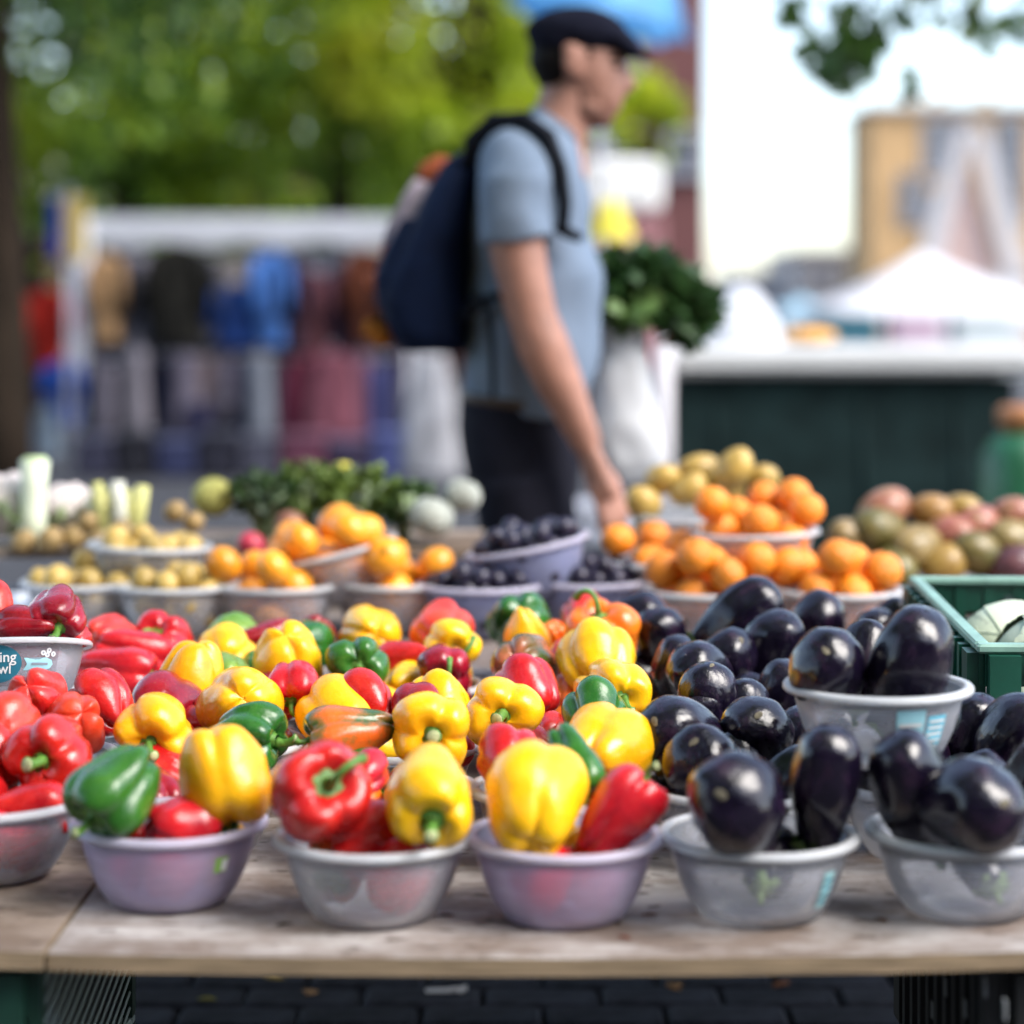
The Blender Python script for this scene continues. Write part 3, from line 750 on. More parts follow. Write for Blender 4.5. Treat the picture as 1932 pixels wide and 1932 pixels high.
def A(px, py, w, z, var, axis, label, d=None, roll=None):
    if d is None: p, d = at_z(px, py, z)
    else: p = at(px, py, d)
    if random.random() < .45: var = {0:4,1:5,2:5,3:0}[var]
    me, sm, cm = EGGS[var]
    o = link('aubergine', me, None, p, dirq(axis, random.uniform(0,6.28) if roll is None else roll), w*d/F*1.04)
    if 'scar' in label or 'plump' in label: link('blossom_scar', sm, o)
    link('calyx', cm, o)
    tag(o, label, 'aubergine', 'aubergines'); return o
A(1230,1172,92,.660,0,(-.55,-.45,.35),'aubergine at the back left of the heap, its scar facing left')
A(1250,1212,92,.655,1,(-.1,-.4,.6),'aubergine in front of the back left one, touching the orange-red pepper')
A(1274,1270,88,.640,1,(.15,-.35,.85),'narrow aubergine standing next to the yellow peppers')
A(1367,1250,104,.650,0,(.25,-.55,.45),'round aubergine with tan scar line at its right, in the third row')
A(1326,1292,116,.640,1,(-.3,-.55,.55),'aubergine leaning left just below the round one with the tan line')
A(1388,1170,104,.660,2,(.62,-.05,.50),'long lobed aubergine lying across the top of the back row',d=3.28)
A(1408,1196,92,.655,1,(.4,-.3,.6),'aubergine under the long lobed one at the back')
A(1450,1242,114,.650,2,(.30,-.30,.80),'long aubergine leaning right in the middle of the heap')
A(1542,1188,106,.655,0,(0,-.35,.75),'round aubergine at the back centre, behind the raised bowl')
A(1646,1212,84,.650,1,(.1,-.35,.6),'purple aubergine behind the raised bowl, beside the crate')
A(1672,1182,70,.660,1,(.4,-.2,.6),'small aubergine at the back next to the green crate')
A(1562,1268,138,0,0,(-.16,-.72,.52),'aubergine with pale scar at the left of the raised bowl',d=2.46)
A(1712,1266,146,0,2,(.22,-.20,.90),'streaky aubergine leaning right in the raised bowl',d=2.46)
A(1628,1255,100,0,1,(.2,.3,.8),'aubergine between the two in the raised bowl, behind them',d=2.55)
A(1333,1322,104,.645,3,(.05,-.40,.90),'aubergine with top scar, seen end on, left of the raised bowl')
A(1335,1350,96,.625,0,(-.1,-.5,.6),'small aubergine below the end-on one, near the yellow peppers')
A(1400,1340,86,.630,0,(.2,-.3,.7),'small dark aubergine left under the raised bowl')
A(1472,1330,104,.615,1,(.2,-.2,.8),'aubergine in shade just left of the raised bowl')
A(1287,1400,140,.630,1,(-.42,-.70,.40),'aubergine with pale scar beside the broad yellow pepper')
A(1424,1394,130,.630,0,(.02,-.72,.55),'aubergine with round pale scar facing up at the viewer')
A(1340,1462,144,.610,1,(-.35,-.60,.50),'aubergine between the pale-scarred one and the nearest one')
A(1397,1520,180,0,0,(-.28,-.86,.30),'nearest plump aubergine with brown patch, front left bowl',d=2.25)
A(1553,1490,132,0,2,(.10,-.18,.95),'tall upright aubergine with wavy pale streak, front left bowl',d=2.30)
A(1655,1445,108,.610,1,(-.45,-.62,.50),'aubergine with pale scar at the back of the front right bowl')
A(1725,1495,146,0,1,(-.30,-.25,.82),'dull greyish aubergine in the front right bowl',d=2.30)
A(1830,1525,172,0,0,(.35,-.82,.25),'plump aubergine with bright highlight at the front right',d=2.24)
A(1822,1402,120,.625,2,(.25,-.30,.85),'dark aubergine under the corner of the green crate')
A(1893,1418,130,.625,2,(.35,-.40,.75),'aubergine at the right edge in front of the crate')
A(1952,1500,130,.61,1,(.2,-.3,.8),'aubergine cut by the right picture edge')
A(1842,1325,74,.620,0,(.3,.2,.7),'small aubergine between raised bowl and crate')
A(1925,1352,80,.600,0,(.3,-.2,.7),'dark aubergine at the foot of the crate')
A(1505,1425,110,.585,1,(.1,-.3,.8),'aubergine in the shadow under the raised bowl')
A(1450,1620,100,0,0,(.25,.75,.5),'aubergine at the bottom of the front left bowl, green cap towards the viewer',d=2.32)
A(1845,1620,100,0,0,(-.2,.75,.5),'aubergine at the bottom of the front right bowl, green cap towards the viewer',d=2.32)

for c in 'de':
    for ri in range(1,5):
        b_ = BOWLS[f'{c}{ri}']
        for k, side in enumerate(('left','right','back')):
            a = (PI, 0, 1.57)[k]+rf.uniform(-.4,.4)-.5*(k<2)
            o = link('aubergine', EGGS[rf.choice((1,2,4,5))][0], None, (b_.location.x+.055*math.cos(a), b_.location.y+.055*math.sin(a), b_.location.z+.082), dirq((.7*math.cos(a),.5*math.sin(a)-.2,.7), rf.random()*6), rf.uniform(.068,.076))
            tag(o, f'aubergine at the {side} of the {rowname[ri]}-row bowl, {colname[c]}, under others', 'aubergine', 'aubergines')
# ------------------------------------------------------------------ WHITE CABBAGES in the crate
CAB = mat('cabbage_leaf', (.62,.68,.52), .55, .14, 3, .25, .02); CABV = mat('cabbage_vein', (.74,.76,.62), .6, .1, 9)
def cabbage(loc, r, rot, label, name='white_cabbage', m=CAB, mv=CABV, leaves=6, group='white cabbages'):
    mb = MB(); sd = random.random()*30
    mb.ell((0,0,0), (r*.96,r*.96,r*.84), None, 36, 24, fn=lambda p: p*(1+.03*noise.noise(p/r*1.5+Vector((sd,0,0)))))
    root = mb.build(name, m, None, loc=loc, rot=rot); tag(root, label, 'cabbage', group)
    for k in range(leaves):
        a0 = 2*PI*k/leaves+random.uniform(-.2,.2); tilt = random.uniform(.75,1.0)
        vs = []; fs = []; nu, nv = 14, 14
        for j in range(nv+1):
            for i in range(nu+1):
                u = i/nu*2-1; v = j/nv
                half = (.95*math.sin(PI*min(1,.18+v*.80))**.7)
                th = PI*.82-v*PI*(.58+.12*tilt); ph = a0+u*half*.95/max(.35,math.sin(th))
                rr = r*(1.0+.012*(k%3)+.03*v*v+.02*abs(u)**3*v+.010*noise.noise(Vector((u*3,v*3,k))))
                vs.append((rr*math.sin(th)*math.cos(ph), rr*math.sin(th)*math.sin(ph), rr*.87*math.cos(th)))
        for j in range(nv):
            for i in range(nu):
                a = j*(nu+1)+i; fs.append((a,a+1,a+nu+2,a+nu+1))
        q = MB(); q.add(vs, fs); lf = q.build('leaf', m, root)
        vein = MB()
        for (u1, v1) in ((0,.98),(-.6,.7),(.6,.7),(-.7,.4),(.7,.4)):
            pts = []
            for s_ in range(9):
                t = s_/8; u = u1*t; v = (v1*t if u1 == 0 else max(0,v1-.35)+ .35*t)
                i = int(round((u+1)/2*nu)); j = int(round(v*nv)); 
                p = Vector(vs[min(j,nv)*(nu+1)+min(i,nu)]); pts.append(p*1.002)
            vein.tube(pts, [r*.018*(1-.7*s_/8) for s_ in range(9)], 5)
        vein.build('vein', mv, lf)
    return root
cabbage(at(1905,1240,3.15), .085, (-.9,-.2,.4), 'white cabbage at the left of the green crate')
cabbage(at(1972,1262,3.0), .085, (-.8,.3,1.9), 'white cabbage overlapping the first one, at the picture edge')
cabbage((.74,2.92,.60), .07, (.2,.4,.3), 'white cabbage lower in the green crate, seen through its side')

# ------------------------------------------------------------------ BACK TABLE, shelves
bt = empty('market_table', (0,4.05,0)); tag(bt, 'second table behind the front one, carrying bowls of oranges and dark plums', 'table')
q = MB(); q.box((0,-.02,.565), (3.1,1.18,.02)); q.build('table_board', wood_mat('back_table_wood',(.20,.17,.16),(.36,.32,.31),(.14,.10,.08)), bt, False)
for x in (-1.2,1.2):
    for y in (-.50,.46):
        q = MB(); q.box((x,y,.277), (.06,.06,.554)); q.build('leg', WOOD_GREY, bt, False)
def riser(x0, x1, y0, y1, z, label):
    r = empty('wooden_riser', ((x0+x1)/2,(y0+y1)/2,.5755)); tag(r, label, 'shelf')
    w, dp, h = x1-x0, y1-y0, z-.5755
    q = MB(); q.box((0,0,h-.008), (w,dp,.016)); q.build('board', WOOD_BROWN, r, False)
    for sx in (-1,1): q = MB(); q.box((sx*(w/2-.02),0,(h-.017)/2), (.02,dp-.02,h-.018)); q.build('side_board', WOOD_BROWN, r, False)
riser(-1.25,-.06,4.18,4.58,.697,'low wooden riser carrying the vegetables at the back left')
riser(.20,.60,4.10,4.50,.655,'low wooden riser under the bowl of yellow fruit')
riser(.62,1.4,4.08,4.58,.622,'low wooden riser under the heap of mangoes')

# ------------------------------------------------------------------ heaps of fruit in the back bowls
def fruit_mesh(name, m, seed, squash=1., amp=.02, nu=18, nv=12):
    mb = MB(); off = Vector((seed*3.3,1,2)); mb.ell((0,0,0), (1,1,squash), None, nu, nv, fn=lambda p: p*(1+amp*noise.noise(p*1.2+off)))
    return mb.mesh(name, m)
OR1 = mat('orange_peel', (.90,.27,.012), .38, .12, 3, .3, .04); OR2 = mat('persimmon_skin', (.92,.34,.02), .30, .14, 2.5)
YF = mat('yellow_fruit_skin', (.50,.34,.09), .4, .3, 2.5); PLUM = mat('plum_skin', (.022,.018,.04), .36, .6, 3)
MANGO = pepper_mat('mango_skin', [(.35,(.20,.20,.05)),(.5,(.40,.30,.09)),(.65,(.45,.14,.10)),(.8,(.30,.22,.06))], .38, streak=True)
FR = {'orange':[fruit_mesh('orange',OR1,k,.94) for k in range(2)], 'persimmon':[fruit_mesh('persimmon',OR2,k,.86,.05) for k in range(2)],
      'yellow':[fruit_mesh('guava',YF,k,1.12,.06) for k in range(2)], 'plum':[fruit_mesh('plum',PLUM,k,1.12,.05,14,10) for k in range(2)]}
SCARM = mat('fruit_scar', (.10,.13,.03), .8)
sc_ = MB(); sc_.ell((0,0,.93),(.13,.13,.05),None,8,4); SCME = sc_.mesh('stem_scar', SCARM)
def heap(bo, kind, n, r, label, group, seed, top=.13):
    rnd = random.Random(seed); placed = []; made = []
    bpy.context.view_layer.update(); M = bo.matrix_world.copy()
    for i in range(n):
        best = None; rad = r*rnd.uniform(.9,1.08)
        for t in range(60):
            q = math.sqrt(rnd.random())*(.10-.3*rad); a = rnd.random()*6.28; x, y = q*math.cos(a), q*math.sin(a)
            # rest on the bowl's wall
            z = rad+.003
            while prof_r(min(z,.083)) - q < rad*.93 and z < .12: z += .002
            for (X,Y,Z,R2) in placed:
                dd = (X-x)**2+(Y-y)**2; s = (rad+R2)*.95
                if dd < s*s: z = max(z, Z+math.sqrt(s*s-dd))
            if best is None or z < best[2]: best = (x,y,z,rad)
        if best[2] > top+.02: continue
        placed.append(best)
        o = link({'yellow':'guava'}.get(kind,kind), rnd.choice(FR[kind]), None, M @ Vector(best[:3]), (rnd.uniform(-.9,.9),rnd.uniform(-.9,.9),rnd.random()*6), rad*bo.scale.x)
        tag(o, label, {'yellow':'guava'}.get(kind,kind), group); made.append(o)
        if kind in ('orange','persimmon'): link('stem_scar', SCME, o)
    left = list(made)
    for word, key in (('topmost',lambda o:-o.location.z),('leftmost',lambda o:o.location.x),('rightmost',lambda o:-o.location.x),('nearest',lambda o:o.location.y-o.location.z)):
        c = min(left, key=key); left.remove(c); c['label'] = word+' '+label
BK = 1.07
def bb(px, rim_y, w, d, kind, label, rot=None, z=None):
    d = d*BK
    p = at(px, rim_y, d); zz = (p.z-.085*BK) if z is None else z
    return bowl(p.x, d, zz, kind, label, rot, scale=BK)
D2 = 3.60
zb = .5760
b1 = bb(160,1140,200,3.66,'clear','clear bowl of yellow guavas at far left of the back table',z=zb)
heap(b1,'yellow',30,.021,'yellow guava in the leftmost back bowl','guavas in the leftmost back bowl',1)
b2 = bb(330,1130,200,3.62,'clear','clear bowl of yellow guavas under the stacked one',z=zb)
heap(b2,'yellow',30,.021,'yellow guava in the lower bowl beside the oranges','guavas in the lower bowl beside the oranges',2)
b3 = bb(280,1030,185,3.72,'clear','clear bowl of yellow guavas stacked on two others',rot=(0,math.radians(2),0))
heap(b3,'yellow',30,.021,'yellow guava in the stacked bowl at left','guavas in the stacked bowl',3)
b4 = bb(523,1130,195,3.62,'clear','clear bowl with the leftmost oranges on the back table',z=zb)
heap(b4,'persimmon',12,.034,'orange persimmon in the leftmost orange bowl','persimmons in the left orange bowl',14)
b5 = bb(655,1038,200,3.66,'clear','tilted clear bowl of persimmons stacked on two others',rot=(0,math.radians(-14),0))
heap(b5,'persimmon',12,.034,'orange persimmon in the tilted stacked bowl','persimmons in the tilted bowl',5)
b6 = bb(738,1118,195,3.66,'clear','clear bowl of persimmons left of the dark plums',z=zb)
heap(b6,'persimmon',12,.034,'orange persimmon in the bowl left of the plums','persimmons next to the plums',6)
b7 = bb(905,1122,185,3.62,'violet','violet bowl of dark plums, left of the pair on the table',z=zb)
heap(b7,'plum',85,.0158,'dark purple plum in the lower left violet bowl','plums in the lower left violet bowl',7)
b8 = bb(1107,1108,195,3.68,'violet','violet bowl of dark plums, right of the pair on the table',z=zb)
heap(b8,'plum',85,.0158,'dark purple plum in the lower right violet bowl','plums in the lower right violet bowl',8)
b9 = bb(1012,1028,205,3.66,'violet','tilted violet bowl of dark plums stacked on two others',rot=(0,math.radians(-11),0))
heap(b9,'plum',85,.0158,'dark purple plum in the tilted stacked violet bowl','plums in the tilted violet bowl',9)
b10 = bb(1333,1102,236,3.55,'clear','clear bowl of oranges, left of the pair right of the plums',z=zb)
heap(b10,'orange',15,.0325,'orange in the lower bowl right of the plums','oranges in the lower left of the orange bowls',10)
b11 = bb(1582,1108,225,3.55,'clear','clear bowl of oranges with a white label, beside the green crate',z=zb)
heap(b11,'orange',15,.0325,'orange in the bowl beside the green crate','oranges in the bowl beside the crate',11)
sticker(b11,'label_patch', rect(.020,.062,.022,.058), WHITEP, .0009)
b12 = bb(1430,1005,210,3.66,'clear','clear bowl of oranges stacked on two others at the right',rot=(0,math.radians(-2),0))
heap(b12,'orange',15,.0325,'orange in the stacked bowl at the right','oranges in the stacked bowl',12)
b13 = bb(1255,1030,200,3.72,'clear','clear bowl of oranges behind, next to the hand')
b13.location.z = zb+.03
heap(b13,'orange',12,.0325,'orange in the bowl nearest the hand of the person','oranges in the bowl nearest the hand',13)
b14 = bb(1335,975,260,3.98,'clear','clear bowl of yellow mangoes at the back under the dark green counter',z=.6555,)
b14.scale = (1.33,1.33,1.17)
ML = MB(); ML.ell((0,0,0),(1,.8,.72),None,18,12,fn=lambda p: p+Vector((0,0,.12*p.x*p.x))); YM = ML.mesh('yellow_mango', mat('yellow_mango_skin',(.50,.33,.08),.4,.3,2))
for k, (px,py,w) in enumerate(((1215,950,80),(1250,905,80),(1320,890,90),(1385,885,90),(1440,905,80),(1220,1000,70),(1300,925,80),(1365,920,90))):
    o = link('yellow_mango', YM, None, at(px,py,(3.96+.03*(k%3))*BK), (random.uniform(-1,1),random.uniform(-1,1),random.random()*6), w*3.98*BK/F/2)
    tag(o, 'yellow mango behind the stacked oranges, '+['left side of the heap','upper left of the heap','top of the heap left of the peak','peak of the heap','right end of the heap','lowest at the left','middle left, under the top row','middle, under the peak'][k], 'mango', 'yellow mangoes behind the oranges')
MG = MB(); MG.ell((0,0,0),(1.15,.88,.80),None,20,14,fn=lambda p: p+Vector((0,.10*p.x*p.x,0))); MGM = MG.mesh('mango', MANGO)
MGC = {'olive':pepper_mat('mango_olive',[(.35,(.07,.07,.015)),(.65,(.18,.14,.04))],.4,streak=True),'tan':pepper_mat('mango_tan',[(.35,(.17,.12,.04)),(.65,(.30,.21,.08))],.4,streak=True),
       'pink':pepper_mat('mango_pink',[(.35,(.26,.08,.06)),(.55,(.34,.15,.09)),(.7,(.16,.12,.03))],.4,streak=True),'purple':pepper_mat('mango_purple',[(.35,(.05,.02,.03)),(.7,(.14,.05,.05))],.35,streak=True),'gold':pepper_mat('mango_gold',[(.35,(.26,.14,.03)),(.7,(.36,.22,.06))],.4,streak=True)}
mango_spots = [(1655,1003,112,'olive','broad olive mango at the left of the heap'),(1727,1035,112,'tan','big tan mango at the front of the heap'),(1668,962,100,'pink','pink mango at the top left of the heap'),
 (1790,1008,92,'pink','pink mango in the middle of the heap'),(1846,1045,106,'olive','round olive mango at the front right of the heap'),(1762,965,84,'gold','brown-gold mango at the top of the heap'),(1845,990,92,'pink','rosy mango right of the middle of the heap'),
 (1910,1020,100,'tan','tan mango near the right picture edge'),(1600,1012,84,'tan','small tan mango at the left end of the heap'),(1905,972,84,'pink','pale pink mango at the top right of the heap'),(1785,1062,92,'gold','golden mango low between the two biggest'),
 (1690,1068,92,'olive','olive mango low at the front left of the heap'),(1915,1068,100,'purple','dark purple mango above the crate rim'),(1965,1000,90,'olive','olive mango cut by the right picture edge'),(1812,960,72,'gold','small golden mango at the top of the heap')]
for k, (px,py,w,c,lb) in enumerate(mango_spots):
    o = link('mango', MGM, None, at(px,py,(3.92+.10*((1075-py)/110))*BK), (random.uniform(-.5,.5),random.uniform(-.5,.5),random.random()*6), w*3.95*BK/F/2)
    slot_mat(o, MGC[c]); tag(o, lb+' behind the crate', 'mango', 'mangoes behind the green crate')
# ------------------------------------------------------------------ vegetables on the riser at the back left
def leafclump(mb, c, R, n, size, squash=.7, upward=.5, rnd=random):
    c = Vector(c)
    for _ in range(n):
        v = Vector((rnd.gauss(0,1), rnd.gauss(0,1), rnd.gauss(0,1))).normalized()
        p = c + Vector((v.x*R, v.y*R, v.z*R*squash))*rnd.uniform(.35,1)
        dr = (v+Vector((0,0,upward))+Vector((rnd.uniform(-.5,.5),rnd.uniform(-.5,.5),rnd.uniform(-.3,.3)))).normalized()
        sd = dr.cross(Vector((rnd.gauss(0,1),rnd.gauss(0,1),rnd.gauss(0,1)))).normalized(); nm = dr.cross(sd)
        L = size*rnd.uniform(.7,1.3); w = L*.42
        mb.add([p, p+dr*L*.35+sd*w*.8, p+dr*L*.75+sd*w*.7-nm*L*.08, p+dr*L-nm*L*.18, p+dr*L*.75-sd*w*.7-nm*L*.08, p+dr*L*.35-sd*w*.8, p+dr*L*.5+nm*L*.08],
               [(0,1,6),(1,2,6),(2,3,6),(3,4,6),(4,5,6),(5,0,6)])
GREENV = mat('dark_greens', (.05,.10,.025), .45, .5, 9, trans=.25); GREENL = mat('light_greens', (.15,.22,.04), .45, .5, 9, trans=.25)
RIB = mat('pale_rib', (.30,.38,.22), .5, .15, 8)
def greens(px, py, w, d, m, label, zbase=.698, ribs=True):
    d = d*BK; p = at(px, py, d); R = w*d/F/2; root = empty('leafy_greens', (p.x, d, zbase)); tag(root, label, 'greens', 'leafy greens on the back riser')
    h = p.z-zbase
    mb = MB(); leafclump(mb, (0,0,h-.01), R*1.05, 190, R*.42, .5, .2); mb.build('leaves', m, root, False)
    if ribs:
        for k in range(4):
            a = random.uniform(0,6.28); q = MB(); q.tube([(0,0,0.0),(R*.4*math.cos(a),R*.4*math.sin(a),h*.7),(R*.7*math.cos(a),R*.7*math.sin(a),h+R*.12)], [.012,.012,.008], 8); q.build('stalk', RIB, root)
greens(500,925,120,4.02,GREENV,'dark leafy greens beside the yellow-green melon')
greens(585,915,130,4.08,GREENL,'dark leafy greens with white ribs, middle of the back row')
greens(680,920,140,4.05,GREENL,'lighter leafy greens in the middle of the back row')
greens(760,940,120,4.06,GREENV,'dark leafy greens left of the white cabbages')
WC = mat('white_vegetable', (.36,.38,.33), .6, .1, 6, .3, .01)
WV = mat('white_veg_vein', (.80,.80,.74), .6, .1, 6)
cabbage(at(815,975,3.98*BK), 42*3.98*BK/F, (.2,.2,.3), 'round white cabbage beside the person on the back riser', m=WC, mv=WV, leaves=4)
cabbage(at(872,935,4.02*BK), 36*4.02*BK/F, (.2,.2,1.3), 'small pale cabbage behind the round white one by the person', m=WC, mv=WV, leaves=4)
cabbage(at(655,985,3.97*BK), 36*3.97*BK/F, (.2,.2,1.3), 'small brownish cabbage in front of the lighter greens', m=mat('brown_veg',(.22,.17,.11),.7,.3,6), mv=GREENL, leaves=3, name='brownish_cabbage')
o = link('melon', fruit_mesh('melon', mat('melon_skin',(.42,.40,.10),.6,.35,5,.4,.05), 3, .92), None, at(402,938,4.03*BK), None, 40*4.03*BK/F); tag(o,'yellow-green melon at the back left of the table','melon')
q = MB(); q.ell((0,0,.93),(.12,.12,.1),None,8,5); q.build('stem_scar', SCARM, o)
def apple(px,py,r,d,col,label,nm):
    d = d*BK
    o = link('apple', fruit_mesh('apple', mat(nm,col,.35,.3,3), px, .9), None, at(px,py,d), (.3,.2,1), r*d/F); tag(o,label,'apple')
    q = MB(); q.tube([(0,0,.8),(.05,0,1.1)],[.05,.04],6); q.build('stem', STEM, o)
apple(474,1028,27,3.86,(.45,.03,.06),'red apple behind the leftmost orange bowl','apple_red')
apple(548,990,30,3.94,(.24,.10,.06),'brown-red apple left of the tilted orange bowl','apple_brown')
apple(648,895,26,4.16,(.60,.52,.06),'yellow apple above the light greens','apple_yellow')
# cauliflowers
CAUL = mat('cauliflower_curd', (.74,.66,.64), .8, .15, 30, .6, .01)
def cauliflower(px,py,w,d,label):
    d = d*BK; p = at(px,py,d); R = w*d/F/2; root = empty('cauliflower', (p.x,d,.698)); tag(root,label,'cauliflower','cauliflowers at the back left')
    mb = MB(); rnd = random.Random(px)
    for k in range(70):
        v = Vector((rnd.gauss(0,1),rnd.gauss(0,1),abs(rnd.gauss(0,.8)))).normalized(); mb.ell(Vector((0,0,p.z-.698))+v*R*.78, (R*.25,)*3, None, 8, 6)
    mb.ell((0,0,p.z-.698),(R*.8,R*.8,R*.75),None,14,10); mb.build('curd', CAUL, root)
    lf = MB(); leafclump(lf,(0,0,p.z-.698-R*.4),R*.9,40,R*.8,.5,.6,rnd); lf.build('leaves', mat('caul_leaf',(.30,.38,.18),.5,.3,6,trans=.2), root, False)
cauliflower(15,960,140,4.02,'pinkish white cauliflower at the left picture edge')
cauliflower(128,965,110,4.05,'pinkish white cauliflower right of the pale leek')
# leek
p = at(62,930,3.95*BK); root = empty('leek', (p.x,3.95*BK,.698)); root.scale = (BK,)*3; tag(root,'thick pale green leek standing upright between the cauliflowers','leek')
q = MB(); q.tube([(0,0,0),(.0,0,.06),(.002,0,.11),(.004,0,.160)],[.028,.025,.024,.027],14); q.build('stalk', mat('leek_white',(.70,.76,.58),.5,.12,4,stretch=(6,6,1)), root)
q = MB(); q.tube([(.004,0,.158),(.004,0,.166)],[.024,.020],14); q.build('cut_end', mat('leek_cut',(.55,.68,.35),.6), root)
# celery bundle
root = empty('celery', (*at(222,980,4.0*BK)[:2],.698)); tag(root,'bundle of pale yellow celery stalks behind the stacked guavas','celery')
for k in range(16):
    a = k*.8; rr = .042*math.sqrt(k/16); x,y = rr*math.cos(a)*1.3, rr*math.sin(a)
    q = MB(); q.tube([(x*.7,y*.7,0),(x,y,.06),(x*1.25,y*1.25,.118+random.uniform(-.03,.01))],[.017,.016,.013],8,flat=(1,.8)); q.build('stalk', mat('celery_yellow',(.62,.60,.22),.5,.25,5) if k%2 else mat('celery_white',(.72,.72,.62),.5,.2,5), root)
for k,(px,py,w) in enumerate(((95,1018,46),(140,1012,44),(185,1020,42),(45,1022,44),(230,1000,40),(165,985,38),(330,965,40),(365,985,38))):
    o = link('pear', FR['yellow'][k%2], None, at(px,py,(3.88+.02*(k%2))*BK), (random.random(),random.random(),1), w*3.9*BK/F/2); slot_mat(o, mat('pear_brown',(.34,.22,.08),.5,.4,3))
    tag(o,'small russet pear, '+['second from the left in front of the cauliflowers','third from the left in front of the cauliflowers','fourth from the left in front of the cauliflowers','leftmost in front of the cauliflowers','just left of the stacked guavas','against the celery bundle','beside the yellow-green melon','between melon and stacked guavas'][k],'pear','russet pears at the back left')
# blue and white cloth at the left
def cloth_mat():
    m, nt, b, o = nodes_of('blue_white_cloth'); v = mapping(nt,(26,26,26)); c = N(nt,'ShaderNodeTexNoise',Scale=1.2,Detail=3); nt.links.new(v,c.inputs['Vector'])
    r = ramp(nt,c.outputs['Fac'],[(.38,(.10,.16,.34)),(.5,(.62,.66,.74)),(.7,(.78,.79,.82))]); nt.links.new(r.outputs[0],b.inputs['Base Color']); b.inputs['Roughness'].default_value=.9; return m
vs=[];fs=[]
for j in range(13):
    for i in range(21):
        x=-1.05+i*.02*1.05; y=3.76+j*.028; vs.append((x,y,.583+.045*(j/12)+.012*noise.noise(Vector((x*14,y*14,1)))))
for j in range(12):
    for i in range(20): a=j*21+i; fs.append((a,a+1,a+22,a+21))
mb=MB(); mb.add(vs,fs); o=mb.build('cloth',cloth_mat()); tag(o,'crumpled blue and white patterned cloth at the left of the back table','cloth')

# ------------------------------------------------------------------ PERSON
SKIN = mat('skin', (.36,.175,.125), .55, .22, 16, .1, .002)
SHIRT = mat('shirt_grey_blue', (.15,.195,.265), .9, .14, 9, .25, .006)
TROUS = mat('trousers_dark', (.012,.012,.020), .9, .3, 10, .2, .005)
NAVY = mat('backpack_navy', (.005,.012,.040), .75, .3, 14, .3, .004)
STRAP = mat('strap_black', (.008,.010,.016), .7, .2, 14)
RUST = mat('rust_trim', (.30,.075,.03), .7, .25, 10); MAUVE = mat('mauve_panel', (.30,.25,.29), .8, .2, 10)
CAPM = mat('cap_navy_wool', (.008,.009,.020), .95, .3, 60, .4, .003)
HAIR = mat('hair_black', (.010,.008,.008), .7, .3, 50, .4, .003)
DM = 4.5; BASE = Vector((.04, DM, 0))
def M(px, py, dy=0.): p = at(px, py, DM); return Vector((p.x, DM+dy, p.z)) - BASE
man = empty('person', BASE); tag(man, 'person in flat cap and grey-blue t-shirt with navy backpack walking right behind the stall', 'person')
def rotm(ang, ax='Y'): return Matrix.Rotation(math.radians(ang), 3, ax)
bd = MB()
bd.ell(M(1092,106), (.094,.075,.085)); bd.ell(M(1105,135),(.080,.070,.085)); bd.ell(M(1128,172),(.056,.056,.070)); bd.ell(M(1106,208),(.050,.056,.036))
bd.ell(M(1134,224),(.026,.028,.020)); bd.ell(M(1160,116),(.026,.050,.020)); bd.ell(M(1150,158),(.030,.050,.028))
bd.tube([M(1172,122),M(1181,142),M(1189,160),M(1178,170)],[.011,.013,.016,.011],10)
bd.ell(M(1180,170),(.013,.019,.010)); bd.ell(M(1161,190),(.015,.026,.009)); bd.ell(M(1158,202),(.014,.024,.009)); bd.ell(M(1145,212),(.02,.026,.014))
for s in (-1,1): bd.ell(M(1079,122,s*.080),(.021,.012,.036),rotm(12)); bd.ell(M(1073,102,s*.088),(.017,.009,.015)); bd.ell(M(1068,122,s*.088),(.009,.008,.024)); bd.ell(M(1084,146,s*.076),(.010,.008,.012))
bd.tube([M(1075,170),M(1062,215),M(1045,262),M(1030,320)],[.060,.060,.068,.095],16)
bd.ell(M(1000,430),(.115,.165,.20)); bd.ell(M(1000,620),(.115,.150,.20)); bd.ell(M(985,780),(.11,.15,.13))
for s in (-1,1): bd.tube([M(985,800,s*.08),M(990,1000,s*.09),M(985,1300,s*.09),M(980,1500,s*.09)],[.09,.075,.055,.04],12)
# near arm, hanging with the hand at the thigh
AY = -.215
bd.tube([M(985,330,-.15),M(968,350,AY+.01),M(972,420,AY-.01),M(976,480,AY-.015),M(990,545,AY-.02),M(1003,600,AY-.02),M(1022,650,AY-.02),M(1050,715,AY-.015),M(1078,775,AY-.01),M(1103,830,AY)],
        [.06,.062,.058,.056,.052,.050,.053,.048,.038,.031],14)
bd.tube([M(1100,826,AY),M(1112,860,AY),M(1126,900,AY),M(1138,925,AY)],[.031,.038,.043,.036],12,flat=(1,.62))
fing = [(1118,920,1128,958,1124,985),(1131,928,1143,968,1137,998),(1143,924,1157,962,1153,992),(1153,914,1169,948,1168,975)]
for k,(a,b_,c,e,f_,h_) in enumerate(fing):
    y = AY+(-.020+.012*k); bd.tube([M(a-6,b_-18,y),M(a,b_,y),M(c,e,y+.004),M(f_,h_,y+.014)],[.0125,.012,.011,.008],8)
bd.tube([M(1122,868,AY+.01),M(1146,890,AY+.022),M(1158,918,AY+.026),M(1160,940,AY+.026)],[.018,.015,.013,.010],8)
